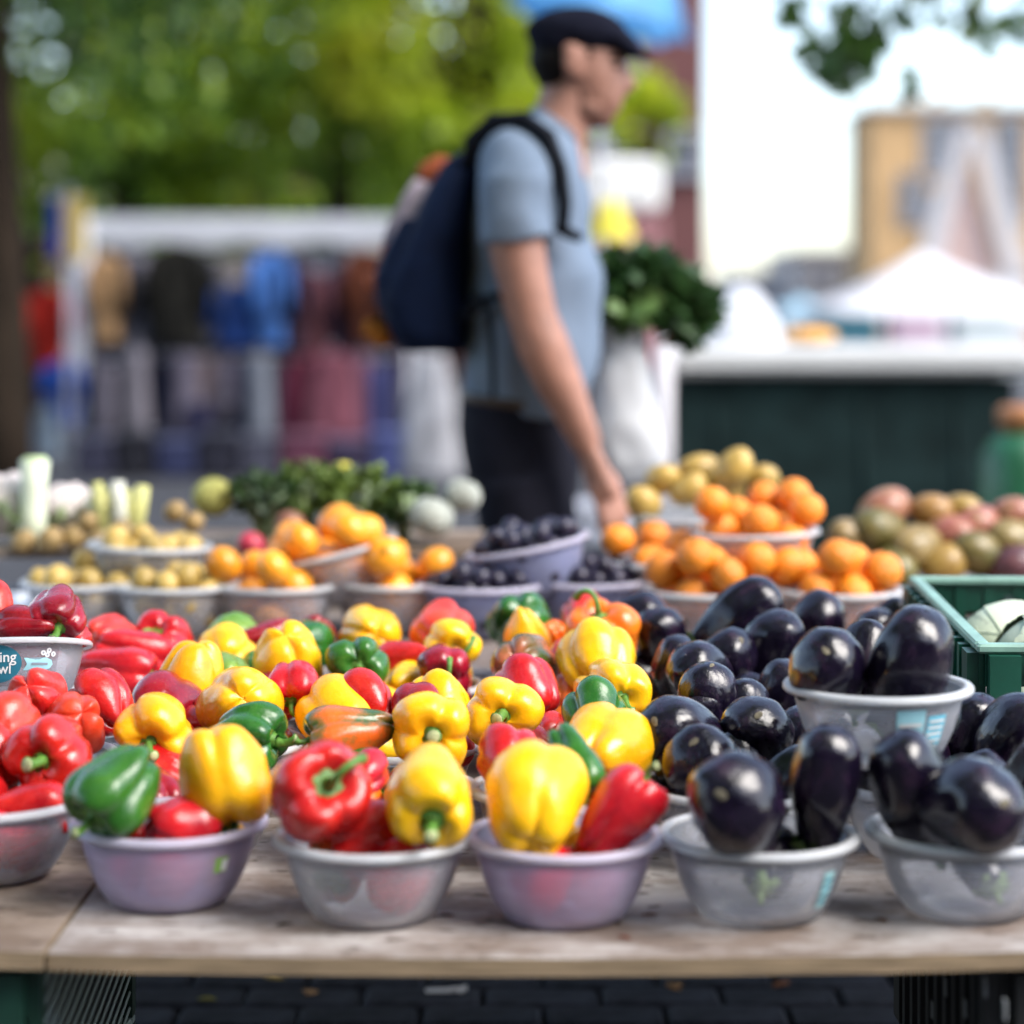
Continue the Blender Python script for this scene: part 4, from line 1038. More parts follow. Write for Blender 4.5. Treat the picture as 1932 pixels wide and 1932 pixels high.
# far arm, bent, hand closed round the bag's neck
BY = .205
bd.tube([M(1010,330,.14),M(1015,352,BY),M(1020,470,BY+.01),M(1032,590,BY+.01),M(1075,640,BY-.01),M(1115,690,BY-.05),M(1140,735,BY-.08)],[.06,.06,.054,.048,.044,.036,.030],12)
bd.tube([M(1138,730,BY-.08),M(1150,760,BY-.09),M(1158,790,BY-.095)],[.030,.038,.032],10,flat=(.8,1))
for k in range(4): bd.tube([M(1152,752+k*14,BY-.10),M(1176,756+k*14,BY-.105),M(1188,764+k*14,BY-.085),M(1180,770+k*14,BY-.062)],[.011,.011,.010,.009],8)
bd.tube([M(1148,748,BY-.07),M(1168,742,BY-.075),M(1180,748,BY-.085)],[.014,.013,.011],8)
remeshed(bd, 'body', SKIN, .0065, 5, man)
e = MB(); e.ell(M(1162,128,-.046),(.010,.008,.006)); e.build('eye', mat('eye_dark',(.03,.02,.018),.3), man)
e = MB(); e.ell(M(1162,128,.046),(.010,.008,.006)); e.build('eye', mat('eye_dark',(.03,.02,.018),.3), man)
e = MB(); e.tube([M(1150,115,-.052),M(1164,113,-.046),M(1173,117,-.036)],[.004,.0055,.004],8); e.build('eyebrow', HAIR, man)
STUB = mat('stubble', (.24,.125,.095), .8, .4, 90, .3, .002)
be = MB(); be.ell(M(1107,206),(.0535,.0590,.038)); be.ell(M(1134,224),(.0270,.0295,.021)); be.ell(M(1148,206),(.020,.034,.014)); be.ell(M(1098,178),(.022,.0640,.03))
remeshed(be, 'beard', STUB, .006, 3, man)
hr = MB(); hr.ell(M(1052,112),(.062,.080,.062)); hr.ell(M(1046,140),(.040,.066,.040)); hr.ell(M(1110,108),(.018,.079,.026)); hr.ell(M(1070,85),(.07,.082,.05))
remeshed(hr, 'hair', HAIR, .006, 3, man)
cp = MB(); cp.ell(M(1090,66),(.112,.098,.056),rotm(5)); cp.ell(M(1108,52),(.088,.090,.042),rotm(12)); cp.ell(M(1056,78),(.066,.090,.054)); cp.ell(M(1140,70),(.080,.085,.034),rotm(20)); cp.ell(M(1155,80),(.068,.078,.022),rotm(25)); cp.ell(M(1186,94),(.048,.070,.010),rotm(20))
cap = remeshed(cp, 'cap', CAPM, .006, 4, man)
q = MB(); q.ell(M(1194,100),(.042,.068,.0065),rotm(15)); q.build('cap_peak', CAPM, cap)
# t-shirt
sh = MB()
secs = [((1003,208),(1090,268),.080),((985,222),(1094,285),.115),((945,250),(1098,305),.165),((912,290),(1102,335),.192),((892,350),(1106,375),.196),((884,430),(1118,440),.190),((884,510),(1134,515),.182),((880,600),(1136,602),.176),((874,690),(1128,695),.172),((868,766),(1108,796),.176)]
sh.loft([(M(*a),M(*b_),w) for a,b_,w in secs], 36, 2.3)
sh.tube([M(1000,300,-.12),M(975,325,AY+.03),M(968,370,AY-.005),M(972,430,AY-.012),M(975,462,AY-.012)],[.075,.080,.077,.074,.073],20)
sh.tube([M(1025,300,.12),M(1015,330,BY-.02),M(1018,370,BY+.005),M(1022,440,BY+.01),M(1024,470,BY+.01)],[.075,.078,.074,.070,.069],20)
remeshed(sh, 't_shirt', SHIRT, .008, 4, man, noise_amp=.013, noise_scale=9)
q = MB(); q.loft([(M(1006,200),M(1092,262),.074),(M(998,212),M(1097,274),.082)],32,2.2); q.build('collar', SHIRT, man)
tr = MB()
tr.loft([(M(868,742),M(1104,772),.168),(M(866,800),M(1100,815),.176),(M(872,860),M(1096,872),.180),(M(884,930),M(1092,935),.178)],32,2.4)
tr.tube([M(985,900,-.085),M(1000,1020,-.09),M(1010,1190,-.09),M(980,1380,-.09),M(955,1505,-.09)],[.108,.10,.082,.070,.068],18)
tr.tube([M(985,900,.085),M(1005,1020,.09),M(1030,1190,.09),M(1050,1380,.09),M(1065,1505,.09)],[.108,.10,.082,.070,.068],18)
remeshed(tr, 'trousers', TROUS, .010, 4, man, noise_amp=.004, noise_scale=11)
q = MB(); q.loft([(M(867,736),M(1105,766),.170),(M(867,752),M(1104,782),.1715)],32,2.4); q.build('belt', mat('belt_brown',(.06,.035,.02),.5), man)
for (px, s) in ((955,-.09),(1075,.09)):
    q = MB(); b0 = M(px,1615,s); q.ell((b0.x+.05,b0.y,.144),(.135,.05,.05)); q.box((b0.x+.05,b0.y,.106),(.27,.095,.026),bev=.008); q.build('shoe', mat('shoe_dark',(.03,.03,.03),.6), man)
# backpack
BPX = -.0
bpk = empty('backpack', BASE); tag(bpk, 'navy backpack with rust trim on the back of the person', 'backpack')
bk = MB(); bsec = [((868,292),(910,296),.085),((838,312),(908,310),.125),((806,360),(900,345),.150),((782,420),(892,400),.160),((752,478),(886,460),.165),((722,525),(886,520),.165),((716,575),(890,580),.163),((738,630),(892,630),.158),((765,664),(880,662),.140)]
bk.loft([(M(*a),M(*b_),w) for a,b_,w in bsec], 40, 3.2); remeshed(bk, 'main_bag', NAVY, .008, 6, bpk, noise_amp=.006, noise_scale=10)
q = MB(); q.loft([(M(758,410),M(800,420),.11),(M(728,470),M(778,480),.12),(M(706,525),M(760,530),.125),(M(710,572),M(750,580),.12),(M(735,600),M(760,605),.10)],28,3); remeshed(q,'front_pocket',NAVY,.008,5,bpk,noise_amp=.005,noise_scale=12)
q = MB(); q.tube([M(818,352,-.04),M(800,395,-.05),M(772,450,-.05),M(748,480,-.05)],[.02,.024,.024,.018],10,flat=(.5,2.2)); q.build('side_panel', MAUVE, bpk)
q = MB(); q.tube([M(862,322,-.03),M(835,318,-.03),M(810,332,-.03),M(800,350,-.03)],[.012,.017,.017,.012],10,flat=(1,1.8)); q.build('grab_handle', RUST, bpk)
for (a,b_) in (((755,470),(738,492)),((722,520),(712,548)),((722,612),(735,650)),((708,600),(722,640))):
    q = MB(); q.tube([M(*a,-.06),M((a[0]+b_[0])/2-3,(a[1]+b_[1])/2,-.06),M(*b_,-.06)],[.010,.015,.010],8,flat=(1,2.2)); q.build('trim_tab', RUST if a[1] < 560 else mat('orange_trim',(.45,.16,.03),.7), bpk)
q = MB(); pts=[M(893,318,-.13),M(903,280,-.145),M(940,250,-.165),M(990,248,-.185),M(1030,276,-.205),M(1052,335,-.218),M(1060,395,-.218),M(1056,450,-.212)]
q.tube(pts,[.024,.030,.032,.032,.031,.028,.024,.020],10,flat=(1,.6)); q.build('shoulder_strap', STRAP, bpk)
q = MB(); q.tube([M(1046,432,-.215),M(1064,446,-.215),M(1090,456,-.205)],[.016,.016,.013],8,flat=(1,.8)); q.build('strap_buckle', STRAP, bpk)
q = MB(); q.tube([M(900,560,-.195),M(924,585,-.205),M(930,660,-.20),M(932,742,-.198)],[.020,.016,.013,.012],8,flat=(1,.5)); q.build('webbing_strap', STRAP, bpk)
q = MB(); q.tube([M(880,600,-.15),M(905,575,-.185),M(930,562,-.195),M(965,560,-.20)],[.016,.014,.012,.010],8,flat=(1,.6)); q.build('webbing_strap', STRAP, bpk)
q = MB(); pts=[M(893,318,.12),M(940,268,.13),M(1000,268,.14),M(1044,335,.15),M(1056,448,.16)]; q.tube(pts,[.02,.025,.026,.024,.016],10,flat=(1,.4)); q.build('shoulder_strap', STRAP, bpk)
# white carrier bag with greens
cb = empty('carrier_bag', BASE); tag(cb,'white plastic carrier bag held in front of the person, leafy tops sticking out','bag')
q = MB(); q.loft([(M(1128,612,.10),M(1214,612,.10),.055),(M(1122,650,.10),M(1222,650,.10),.07),(M(1118,720,.10),M(1232,720,.10),.08),(M(1118,800,.10),M(1246,800,.10),.088),(M(1124,875,.10),M(1258,872,.10),.088),(M(1142,908,.10),M(1254,906,.10),.07)],32,2.6)
remeshed(q,'bag_body',mat('white_plastic_bag',(.80,.81,.83),.45,.05,6,.3,.01,trans=.4),.007,3,cb,noise_amp=.010,noise_scale=14)
for s in (-1,1):
    q = MB(); q.tube([M(1150,640,.10+s*.05),M(1158,700,.10+s*.062),M(1165,760,.10+s*.066)],.010,8,flat=(1,.3)); q.build('handle', mat('white_plastic_bag',(.72,.73,.76)), cb)
vg = empty('leafy_greens', BASE+M(1170,640,.10)); tag(vg,'bunch of leafy greens with red stalks sticking out of the white carrier bag','greens')
q = MB(); rr = random.Random(4)
for (px,py,R,n) in ((1175,555,.065,150),(1240,540,.07,170),(1290,575,.06,140),(1215,520,.055,110),(1310,615,.035,60),(1160,520,.04,70)):
    leafclump(q, M(px,py,.08)-M(1170,640,.10), R, n, .05, .8, .1, rr)
q.build('leaves', mat('bag_greens',(.045,.11,.03),.45,.6,14,trans=.3), vg, False)
q = MB(); leafclump(q, M(1185,575,.03)-M(1170,640,.10), .04, 50, .055, .7, .2, rr); q.build('pale_leaves', mat('bag_greens_pale',(.16,.28,.08),.45,.3,14,trans=.3), vg, False)
for k in range(7):
    q = MB(); a = M(1170,650,.10)-M(1170,640,.10); b_ = M(1195+k*14,600-k*4+10*(k%2),.05+.02*(k%3))-M(1170,640,.10); q.tube([a,(a+b_)/2+Vector((0,0,.015)),b_],[.007,.007,.005],7); q.build('stalk', mat('red_stalk',(.25,.04,.05),.5,.3,8), vg)

KP = 1.085
for e in (man, bpk, cb, vg):
    e.location = e.location*KP + Vector((0,0,HC*(1-KP))); e.scale = (KP,)*3
# ------------------------------------------------------------------ DARK COUNTER at the right
DCO = 8.5
def X(px,d): return (px-PX0)*d/F
def Z(py,d): return HC-(py-PY0)*d/F
ct = empty('market_counter', (X(1595,DCO),DCO,0)); tag(ct,'dark green draped stall counter with thick white top at the right','counter')
w = (1915-1278)*DCO/F
q = MB(); q.box((0,.35,Z(712,DCO)/2),(w,.7,Z(712,DCO)-.004)); cc = q.build('cloth_skirt', mat('dark_green_tarp',(.008,.018,.018),.85,.5,5,.5,.03), ct, False)
for k,fx in enumerate((.12,.55,.83)):
    x = -w/2+fx*w; f = MB(); f.tube([(x,-.004,.03),(x+.01,-.010,.4),(x-.005,-.004,Z(716,DCO)-.02)],[.03,.02,.008],8,flat=(1,.4)); f.build('fold', mat('dark_green_tarp',(.010,.022,.022)), ct)
q = MB(); q.box((.02,.33,(Z(652,DCO)+Z(708,DCO))/2),(w+.10,.82,Z(652,DCO)-Z(708,DCO)),bev=.03); q.build('top', mat('counter_white',(.58,.58,.57),.6,.08,4), ct, False)
pst = empty('counter_post',(X(1252,8.4),8.4,0)); tag(pst,'pale upright post at the left end of the dark green counter','post')
q = MB(); q.tube([(0,0,0),(0,0,Z(640,8.4))],[.035,.035],12); q.build('pole', mat('post_pale',(.48,.46,.48),.6,.2,5), pst)
q = MB(); q.box((0,0,.01),(.16,.16,.02)); q.build('base_plate', mat('post_pale',(.48,.46,.48)), pst, False)
tb = empty('plastic_drum',(X(1930,7.2),7.2,0)); tag(tb,'green plastic drum with orange-brown lid at the right picture edge','drum')
q = MB(); q.lathe([(0,0),(.13,0),(.135,.1),(.14,.3),(.145,.5),(.14,Z(850,7.2)-.02),(.11,Z(832,7.2)),(.07,Z(815,7.2))],28); q.build('body', mat('drum_green',(.012,.10,.04),.4,.4,4), tb)
q = MB(); q.lathe([(.06,Z(816,7.2)),(.065,Z(805,7.2)),(.085,Z(800,7.2)),(.085,Z(772,7.2)),(.07,Z(766,7.2)),(0,Z(764,7.2))],24); q.build('lid', mat('drum_lid',(.50,.20,.07),.5,.2,6), tb)
# things set out on the counter
q = MB(); q.ell((0,0,0),(.12,.12,.035),None,18,10); o=q.build('orange_dish', mat('orange_dish',(.75,.38,.08),.5,.2,6),None,loc=at(1525,634,8.9)); tag(o,'shallow orange dish on the white counter top','dish')

# ------------------------------------------------------------------ CLOTHES STALL at the left
DS = 18.0
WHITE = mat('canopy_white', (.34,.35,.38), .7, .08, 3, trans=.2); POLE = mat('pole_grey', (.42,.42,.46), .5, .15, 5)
st = empty('clothes_stall',(X(440,DS),DS,0)); tag(st,'clothes stall with white flat canopy behind the vegetables at left','stall')
wst = (770-168)*DS/F; ztop = Z(408,DS); zv = Z(462,DS)
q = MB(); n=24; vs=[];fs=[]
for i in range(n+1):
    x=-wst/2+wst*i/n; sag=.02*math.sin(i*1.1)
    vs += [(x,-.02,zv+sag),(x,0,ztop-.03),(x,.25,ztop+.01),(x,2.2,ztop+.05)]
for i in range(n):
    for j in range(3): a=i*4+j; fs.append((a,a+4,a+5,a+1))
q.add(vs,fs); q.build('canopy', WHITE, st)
q = MB(); q.box((0,.9,(zv-.1)/2),(wst,.04,zv-.1)); q.build('shade_backdrop', mat('stall_shade_dark',(.05,.04,.055),.9,.4,2), st, False)  # added backdrop, its dark colour paints the shade behind the garments
for (px,y) in ((152,0),(770,0),(152,2.1),(770,2.1)):
    q = MB(); x=X(px,DS)-X(440,DS); q.tube([(x-(.06 if px<400 else 0),y,0),(x,y,.5),(x+.03,y,ztop-.02)],.075 if y==0 and px<400 else .03,10); q.build('post', POLE, st)
for (z,y) in ((Z(470,DS),.15),(Z(672,DS),.05)):
    q = MB(); q.tube([(-wst/2,y,z),(wst/2,y,z)],.018,8); q.build('rail', POLE, st)
def garment(px, y0, y1, w, d, col, label, kind='coat', nm='garment'):
    """hanging garment with shoulders, sleeves and folds; y0, y1 picture rows of top and hem"""
    ww = w*d/F; h = (y1-y0)*d/F; p = at(px,y0,d)
    root = empty(kind, (p.x,d,p.z-h)); tag(root,label,kind,'garments on the clothes stall')
    m = mat('cloth_%d_%d'%(px,y0), tuple(c*.46 for c in col), .9, .5, 5, .4, .03); sd = random.random()*20
    n, k = 26, 14; vs=[];fs=[]
    for j in range(k+1):
        t=j/k
        if kind in ('coat','jacket','shirt'): half = ww/2*(.30+.70*min(1,(1-t)/.13)**.6) if t>.87 else ww/2*(1+.08*(1-t))
        elif kind=='dress': half = ww/2*(.45+.55*(1-t)**.7)
        else: half = ww/2*(.80+.20*(1-t))
        for i in range(n):
            a=2*PI*i/n; ca,sa=math.cos(a),math.sin(a)
            f=1+.34*noise.noise(Vector((ca*2.8+sd,sa*2.8,t*1.8)))+.12*noise.noise(Vector((ca*7+sd,sa*7,t*2)))
            vs.append((half*ca*f,.07*sa*f*(1-.5*t),t*h))
    for j in range(k):
        for i in range(n): i2=(i+1)%n; fs.append((j*n+i,j*n+i2,(j+1)*n+i2,(j+1)*n+i))
    fs.append(tuple(range(n-1,-1,-1))); fs.append(tuple(range(k*n,(k+1)*n)))
    mb=MB(); mb.add(vs,fs); mb.build('cloth_body',m,root)
    if kind in ('coat','jacket','shirt'):
        for s in (-1,1): q=MB(); q.tube([(s*ww*.40,-.02,h*.92),(s*ww*.52,-.03,h*.7),(s*ww*.54,-.04,h*.35)],[.05,.06,.05],10); q.build('sleeve',m,root)
    q=MB(); q.tube([(0,0,h-.01),(0,0,h+.05),(.02,0,h+.07)],.006,6); q.build('hanger',POLE,root)
G = garment
G(200,478,645,48,DS-.1,(.50,.30,.15),'tan jacket hanging at the left end of the upper rail','jacket')
G(262,480,680,60,DS,(.32,.30,.38),'grey jacket beside the tan one on the upper rail','jacket')
G(335,462,655,100,DS-.15,(.018,.017,.014),'black coat on the upper rail of the clothes stall','coat')
G(440,540,655,82,DS-.1,(.012,.045,.20),'dark blue shirt hanging beside the bright blue one','shirt')
G(440,480,540,70,DS+.1,(.52,.46,.44),'beige top above the dark blue shirt','shirt')
G(512,472,655,56,DS-.12,(.09,.24,.68),'bright blue shirt on the upper rail','shirt')
G(585,510,670,60,DS,(.16,.06,.075),'maroon jacket right of the bright blue shirt','jacket')
G(600,470,520,90,DS+.2,(.58,.58,.66),'white folded shirt above the maroon jacket','shirt')
G(645,500,690,55,DS+.05,(.08,.045,.08),'dark plum jacket on the upper rail','jacket')
G(690,470,650,56,DS-.08,(.14,.04,.02),'dark brown jacket next to the backpack','jacket')
for k,(px,y0,y1,w,c,lb) in enumerate(((180,672,860,30,(.06,.05,.07),'charcoal trousers at the far left of the lower rail'),(238,675,890,28,(.10,.09,.13),'slate trousers between the black and the lilac pair'),(330,672,880,34,(.05,.04,.06),'black patterned trousers right of the navy pair'),(392,675,850,36,(.30,.22,.22),'dusty pink top on the lower rail'),(460,680,890,34,(.04,.05,.13),'indigo trousers left of the light grey-blue pair'),(520,675,885,30,(.05,.05,.08),'dark slate trousers left of the dark red dress'),(575,672,900,40,(.20,.05,.08),'deep red patterned skirt left of the burgundy dress'),(682,672,895,44,(.26,.12,.18),'mauve patterned dress right of the burgundy one'),(740,675,880,34,(.05,.05,.12),'midnight blue trousers at the right end of the lower rail'),(232,480,660,34,(.05,.05,.06),'charcoal jacket between tan and grey on the upper rail'),(395,478,650,40,(.10,.10,.12),'dark grey jacket right of the black coat'),(552,480,665,34,(.05,.03,.06),'aubergine-coloured jacket right of the bright blue shirt'),(735,478,660,50,(.07,.04,.04),'dark brown coat at the right end of the upper rail'))):
    G(px,y0,y1,w,DS-.06-.02*(k%3),c,lb,'jacket' if y0<600 and y1<680 else 'trousers')
G(200,690,870,40,DS-.2,(0.22,0.20,0.25),'grey trousers at the left of the lower rail','trousers')
G(222,690,880,34,DS-.15,(.012,.012,.016),'narrow black trousers on the lower rail','trousers')
G(258,660,870,46,DS-.2,(0.26,0.24,0.28),'pale lilac trousers on the lower rail','trousers')
G(305,690,900,50,DS-.1,(.02,.022,.05),'navy trousers on the lower rail','trousers')
G(350,670,860,60,DS-.2,(0.17,0.15,0.20),'grey-mauve top on the lower rail','trousers')
G(372,760,915,60,DS-.25,(.03,.03,.08),'dark navy trousers in front of the lower rail','trousers')
G(425,670,800,66,DS-.1,(0.19,0.17,0.23),'grey patterned skirt on the lower rail','dress')
G(435,770,915,56,DS-.2,(.010,.010,.018),'black skirt at the bottom of the lower rail','dress')
G(490,670,880,50,DS-.2,(0.22,0.24,0.29),'light grey-blue trousers on the lower rail','trousers')
G(545,680,880,40,DS-.1,(.14,.02,.05),'dark red dress beside the floral one','dress')
G(625,665,890,120,DS-.15,(.30,.10,.14),'long burgundy patterned dress on the lower rail','dress')
G(715,690,880,50,DS-.1,(.10,.11,.30),'blue trousers right of the burgundy dress','trousers')
G(812,668,900,110,14.0,(.68,.67,.70),'long white dress hanging left of the person','dress')
G(92,545,700,72,16.5,(.48,.025,.015),'red jacket hanging left of the grey post','jacket')
G(118,680,800,56,16.4,(.02,.07,.34),'blue jacket below the red one','jacket')
G(88,770,860,50,16.3,(.25,.32,.40),'pale blue cloth bundle below the blue jacket','dress')
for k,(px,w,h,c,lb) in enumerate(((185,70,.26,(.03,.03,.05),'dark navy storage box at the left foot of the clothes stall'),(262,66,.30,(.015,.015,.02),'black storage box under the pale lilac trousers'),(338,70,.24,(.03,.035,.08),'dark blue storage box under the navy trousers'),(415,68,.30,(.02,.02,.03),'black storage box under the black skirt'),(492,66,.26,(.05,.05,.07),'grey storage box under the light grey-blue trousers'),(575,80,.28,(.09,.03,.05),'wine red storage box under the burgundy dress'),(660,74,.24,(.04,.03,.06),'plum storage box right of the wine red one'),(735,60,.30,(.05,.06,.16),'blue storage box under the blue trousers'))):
    r=empty('storage_box',(X(px,15.6),15.6,0)); tag(r,lb,'box','storage boxes under the clothes stall')
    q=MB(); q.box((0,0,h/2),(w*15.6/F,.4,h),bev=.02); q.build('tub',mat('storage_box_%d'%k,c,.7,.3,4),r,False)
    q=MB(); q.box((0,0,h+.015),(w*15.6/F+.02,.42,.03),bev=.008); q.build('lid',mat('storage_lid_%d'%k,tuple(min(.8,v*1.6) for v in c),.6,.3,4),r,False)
# blue and yellow banner
bnr = empty('banner',(X(130,16),16,Z(490,16))); tag(bnr,'blue and yellow hanging banner at the left end of the stall','banner')
for (a,b_,c,nm) in ((96,120,(.012,.05,.36),'blue_panel'),(120,164,(.62,.45,.16),'yellow_panel')):
    q=MB(); q.box((X((a+b_)/2,16)-X(130,16),0,(Z(372,16)-Z(490,16))/2),((b_-a)*16/F,.04,Z(372,16)-Z(490,16)-.001),bev=.008); q.build(nm,mat('banner_'+nm,c,.8,.2,8),bnr,False)
q=MB(); q.tube([(X(128,16)-X(130,16),.03,-Z(490,16)),(X(128,16)-X(130,16),.03,.55)],.02,8); q.build('pole',POLE,bnr)

# ------------------------------------------------------------------ TREES
def leaf_mat(name, stops, trans=.45, sc=.55):
    m, nt, b, o = nodes_of(name); v = mapping(nt)
    n = N(nt,'ShaderNodeTexNoise',Scale=sc,Detail=5,Roughness=.7); nt.links.new(v,n.inputs['Vector'])
    r = ramp(nt,n.outputs['Fac'],stops); nt.links.new(r.outputs[0],b.inputs['Base Color']); b.inputs['Roughness'].default_value=.38
    t = nt.nodes.new('ShaderNodeBsdfTranslucent'); mx = nt.nodes.new('ShaderNodeMixShader'); mx.inputs[0].default_value=trans+.08
    nt.links.new(r.outputs[0],t.inputs[0]); nt.links.new(b.outputs[0],mx.inputs[1]); nt.links.new(t.outputs[0],mx.inputs[2]); nt.links.new(mx.outputs[0],o.inputs[0]); return m
LEAFM = leaf_mat('leaf_green', [(.34,(.06,.13,.012)),(.44,(.14,.25,.018)),(.53,(.30,.40,.025)),(.64,(.52,.55,.04))])  # upper stops brightened to paint sunlit patches into the leaves
LEAFY = leaf_mat('leaf_yellow_green', [(.34,(.14,.24,.015)),(.45,(.32,.43,.02)),(.55,(.50,.55,.03)),(.66,(.62,.56,.05))], .5)  # yellow leaf tone, with sunlit brightness painted into the upper stops
LEAFD = leaf_mat('leaf_dark', [(.30,(.025,.07,.012)),(.55,(.06,.13,.016)),(.8,(.16,.24,.03))], .4)
BARK = mat('bark', (.022,.015,.010), .95, .4, 8, .8, .03, stretch=(1,1,.25))
def leaves_np(rng, centers, radii, per, size):
    V=[];Fc=[]
    c=np.repeat(centers,per,axis=0); r=np.repeat(radii,per)
    n=len(c); d=rng.normal(size=(n,3)); p=c+d*(r[:,None]*.5)
    a=rng.normal(size=(n,3)); a[:,2]-=.4; a/=np.linalg.norm(a,axis=1)[:,None]
    b=np.cross(a,rng.normal(size=(n,3))); b/=np.linalg.norm(b,axis=1)[:,None]
    nn=np.cross(a,b); s=size*rng.uniform(.6,1.3,n)[:,None]
    V=np.stack([p, p+a*s*.5+b*s*.38+nn*s*.08, p+a*s, p+a*s*.5-b*s*.38+nn*s*.08],axis=1).reshape(-1,3)
    return V
def tree(name, x, y, h, zc, rx, ry, rz, ncl, per, size, m, label, seed, trunk_r=.16, lean=0.):
    rng=np.random.default_rng(seed); root=empty(name,(x,y,0)); tag(root,label,'tree','trees behind the stalls')
    q=MB(); q.tube([(0,0,-.05),(.02,0,h*.25),(lean*.5,.03,h*.5),(lean,0,zc)],[trunk_r*1.25,trunk_r,trunk_r*.8,trunk_r*.5],12)
    q.build('trunk',BARK,root)
    for k in range(7):
        a=k*2.4+seed; e=Vector((math.cos(a)*rx*.7,math.sin(a)*ry*.7,zc+rz*random.uniform(-.3,.6))); s=Vector((lean*.5,0,h*.45)); 
        b=MB(); b.tube([s,(s+e)/2+Vector((0,0,.2)),e],[trunk_r*.45,trunk_r*.28,.02],7); b.build('limb',BARK,root)
    u=rng.normal(size=(ncl,3)); u/=np.linalg.norm(u,axis=1)[:,None]; u*=rng.uniform(.35,1,(ncl,1))**.5
    cen=u*np.array([rx,ry,rz])+np.array([lean,0,zc]); rad=rng.uniform(.3,.6,ncl)*min(rx,rz)*.45
    V=leaves_np(rng,cen,rad,per,size); n=len(V)//4
    me=bpy.data.meshes.new('crown'); me.from_pydata(V.tolist(),[],[(4*i,4*i+1,4*i+2,4*i+3) for i in range(n)]); me.materials.append(m)
    link('crown',me,root)
tree('street_tree', X(230,22), 22, 7, 4.6, 2.6,2.0,2.5, 95, 95, .16, LEAFM, 'green tree behind the left half of the clothes stall', 1)
tree('street_tree', X(640,24), 24, 7.5, 4.8, 2.6,2.0,2.6, 95, 95, .16, LEAFM, 'green tree behind the right half of the clothes stall', 2)
tree('street_tree', X(900,21), 21, 7, 4.7, 1.7,1.6,2.4, 80, 95, .15, LEAFY, 'yellow-green tree just left of the head of the person', 3)
tree('street_tree', X(560,32), 32, 6, 3.0, 3.4,2.0,2.0, 80, 80, .20, LEAFM, 'dark bushy tree far behind the clothes stall', 4)
tree('street_tree', X(60,27), 27, 8, 4.6, 2.0,1.8,2.8, 60, 70, .17, LEAFM, 'dark tree at the far left behind the trunk', 5)
tree('street_tree', X(1215,26), 26, 5, 3.55, .42,.5,.55, 20, 80, .14, LEAFY, 'small yellow-green tree in front of the brick building', 6, .08)
# thick trunk at the left edge, its crown above the picture
tr_ = empty('street_tree',(X(5,14),14,0)); tag(tr_,'thick dark brown tree trunk at the left picture edge','tree')
q=MB(); q.tube([(-.02,0,-.05),(0,0,.6),(-.02,0,1.5),(-.07,0,2.6),(-.12,.02,4.2)],[.24,.19,.165,.15,.14],18); q.build('trunk',BARK,tr_)
rng=np.random.default_rng(12); u=rng.normal(size=(60,3))*np.array([1.3,1.0,.7])+np.array([0,0,4.4]); V=leaves_np(rng,u,np.full(60,.7),110,.13)
me=bpy.data.meshes.new('crown'); me.from_pydata(V.tolist(),[],[(4*i,4*i+1,4*i+2,4*i+3) for i in range(len(V)//4)]); me.materials.append(LEAFD); link('crown',me,tr_)
# branch hanging into the top right corner
DB=9.0
ht = empty('plane_tree',(3.6,DB,0)); tag(ht,'leafy branches hanging into the top right corner','tree')
q=MB(); q.tube([(0,0,-.05),(0,0,1.5),(-.1,0,3.2),(-.2,0,4.6)],[.22,.18,.15,.1],14); q.build('trunk',BARK,ht)
def L3(px,py,dy=0): p=at(px,py,DB); return Vector((p.x-3.6,dy,p.z))
tw=[[(-.1,0,3.1),L3(1850,-160),L3(1700,-90),L3(1560,-20),L3(1590,110)],[L3(1700,-90),L3(1640,10,.1),L3(1660,120,.1)],[L3(1850,-160,.05),L3(1840,-40,.05),L3(1845,40,.05)],[L3(1700,-90),L3(1480,-30,-.1),L3(1445,5,-.1)]]
for t in tw: q=MB(); q.tube(t,[.035 if i==0 else .014-.002*i for i in range(len(t))],7); q.build('branch',BARK,ht)
lv=[(0,0),(.10,.16),(.34,.12),(.50,.30),(.42,.42),(.70,.38),(.62,.55),(.36,.62),(.40,.86),(.18,.78),(0,1.1)]
out=[(x,y) for x,y in lv]+[(-x,y) for x,y in lv[-2:0:-1]]
q=MB(); q.add([(0,.45,.03)]+[(x,y,-.10*abs(x)-.12*y*y) for x,y in out],[(0,1+i,1+(i+1)%len(out)) for i in range(len(out))]); q.tube([(0,0,0),(0,-.35,.05)],.012,5)
LEAFB=mat('plane_leaf',(.045,.10,.015),.5,.5,3,trans=.45); lme=q.mesh('leaf',LEAFB,False)
rl=random.Random(3)
spots=[(1470,5,3),(1525,20,10),(1545,70,10),(1585,60,12),(1600,105,10),(1640,60,8),(1570,125,6),(1660,125,6),(1620,15,8),(1690,25,3),(1665,150,2),(1810,15,5),(1850,30,6),(1875,50,3),(1880,5,4),(1775,0,3),(1925,0,3),(1700,-20,5),(1750,-30,5)]
for (px,py,n) in spots:
    for k in range(int(n*.95)+1):
        c=L3(px+rl.gauss(0,30),py+rl.gauss(0,20),rl.uniform(-.15,.15))
        o=link('leaf',lme,ht,c,(rl.uniform(-1.2,.6)-1.2,rl.uniform(-.9,.9),rl.uniform(0,6.28)),rl.uniform(.075,.125))

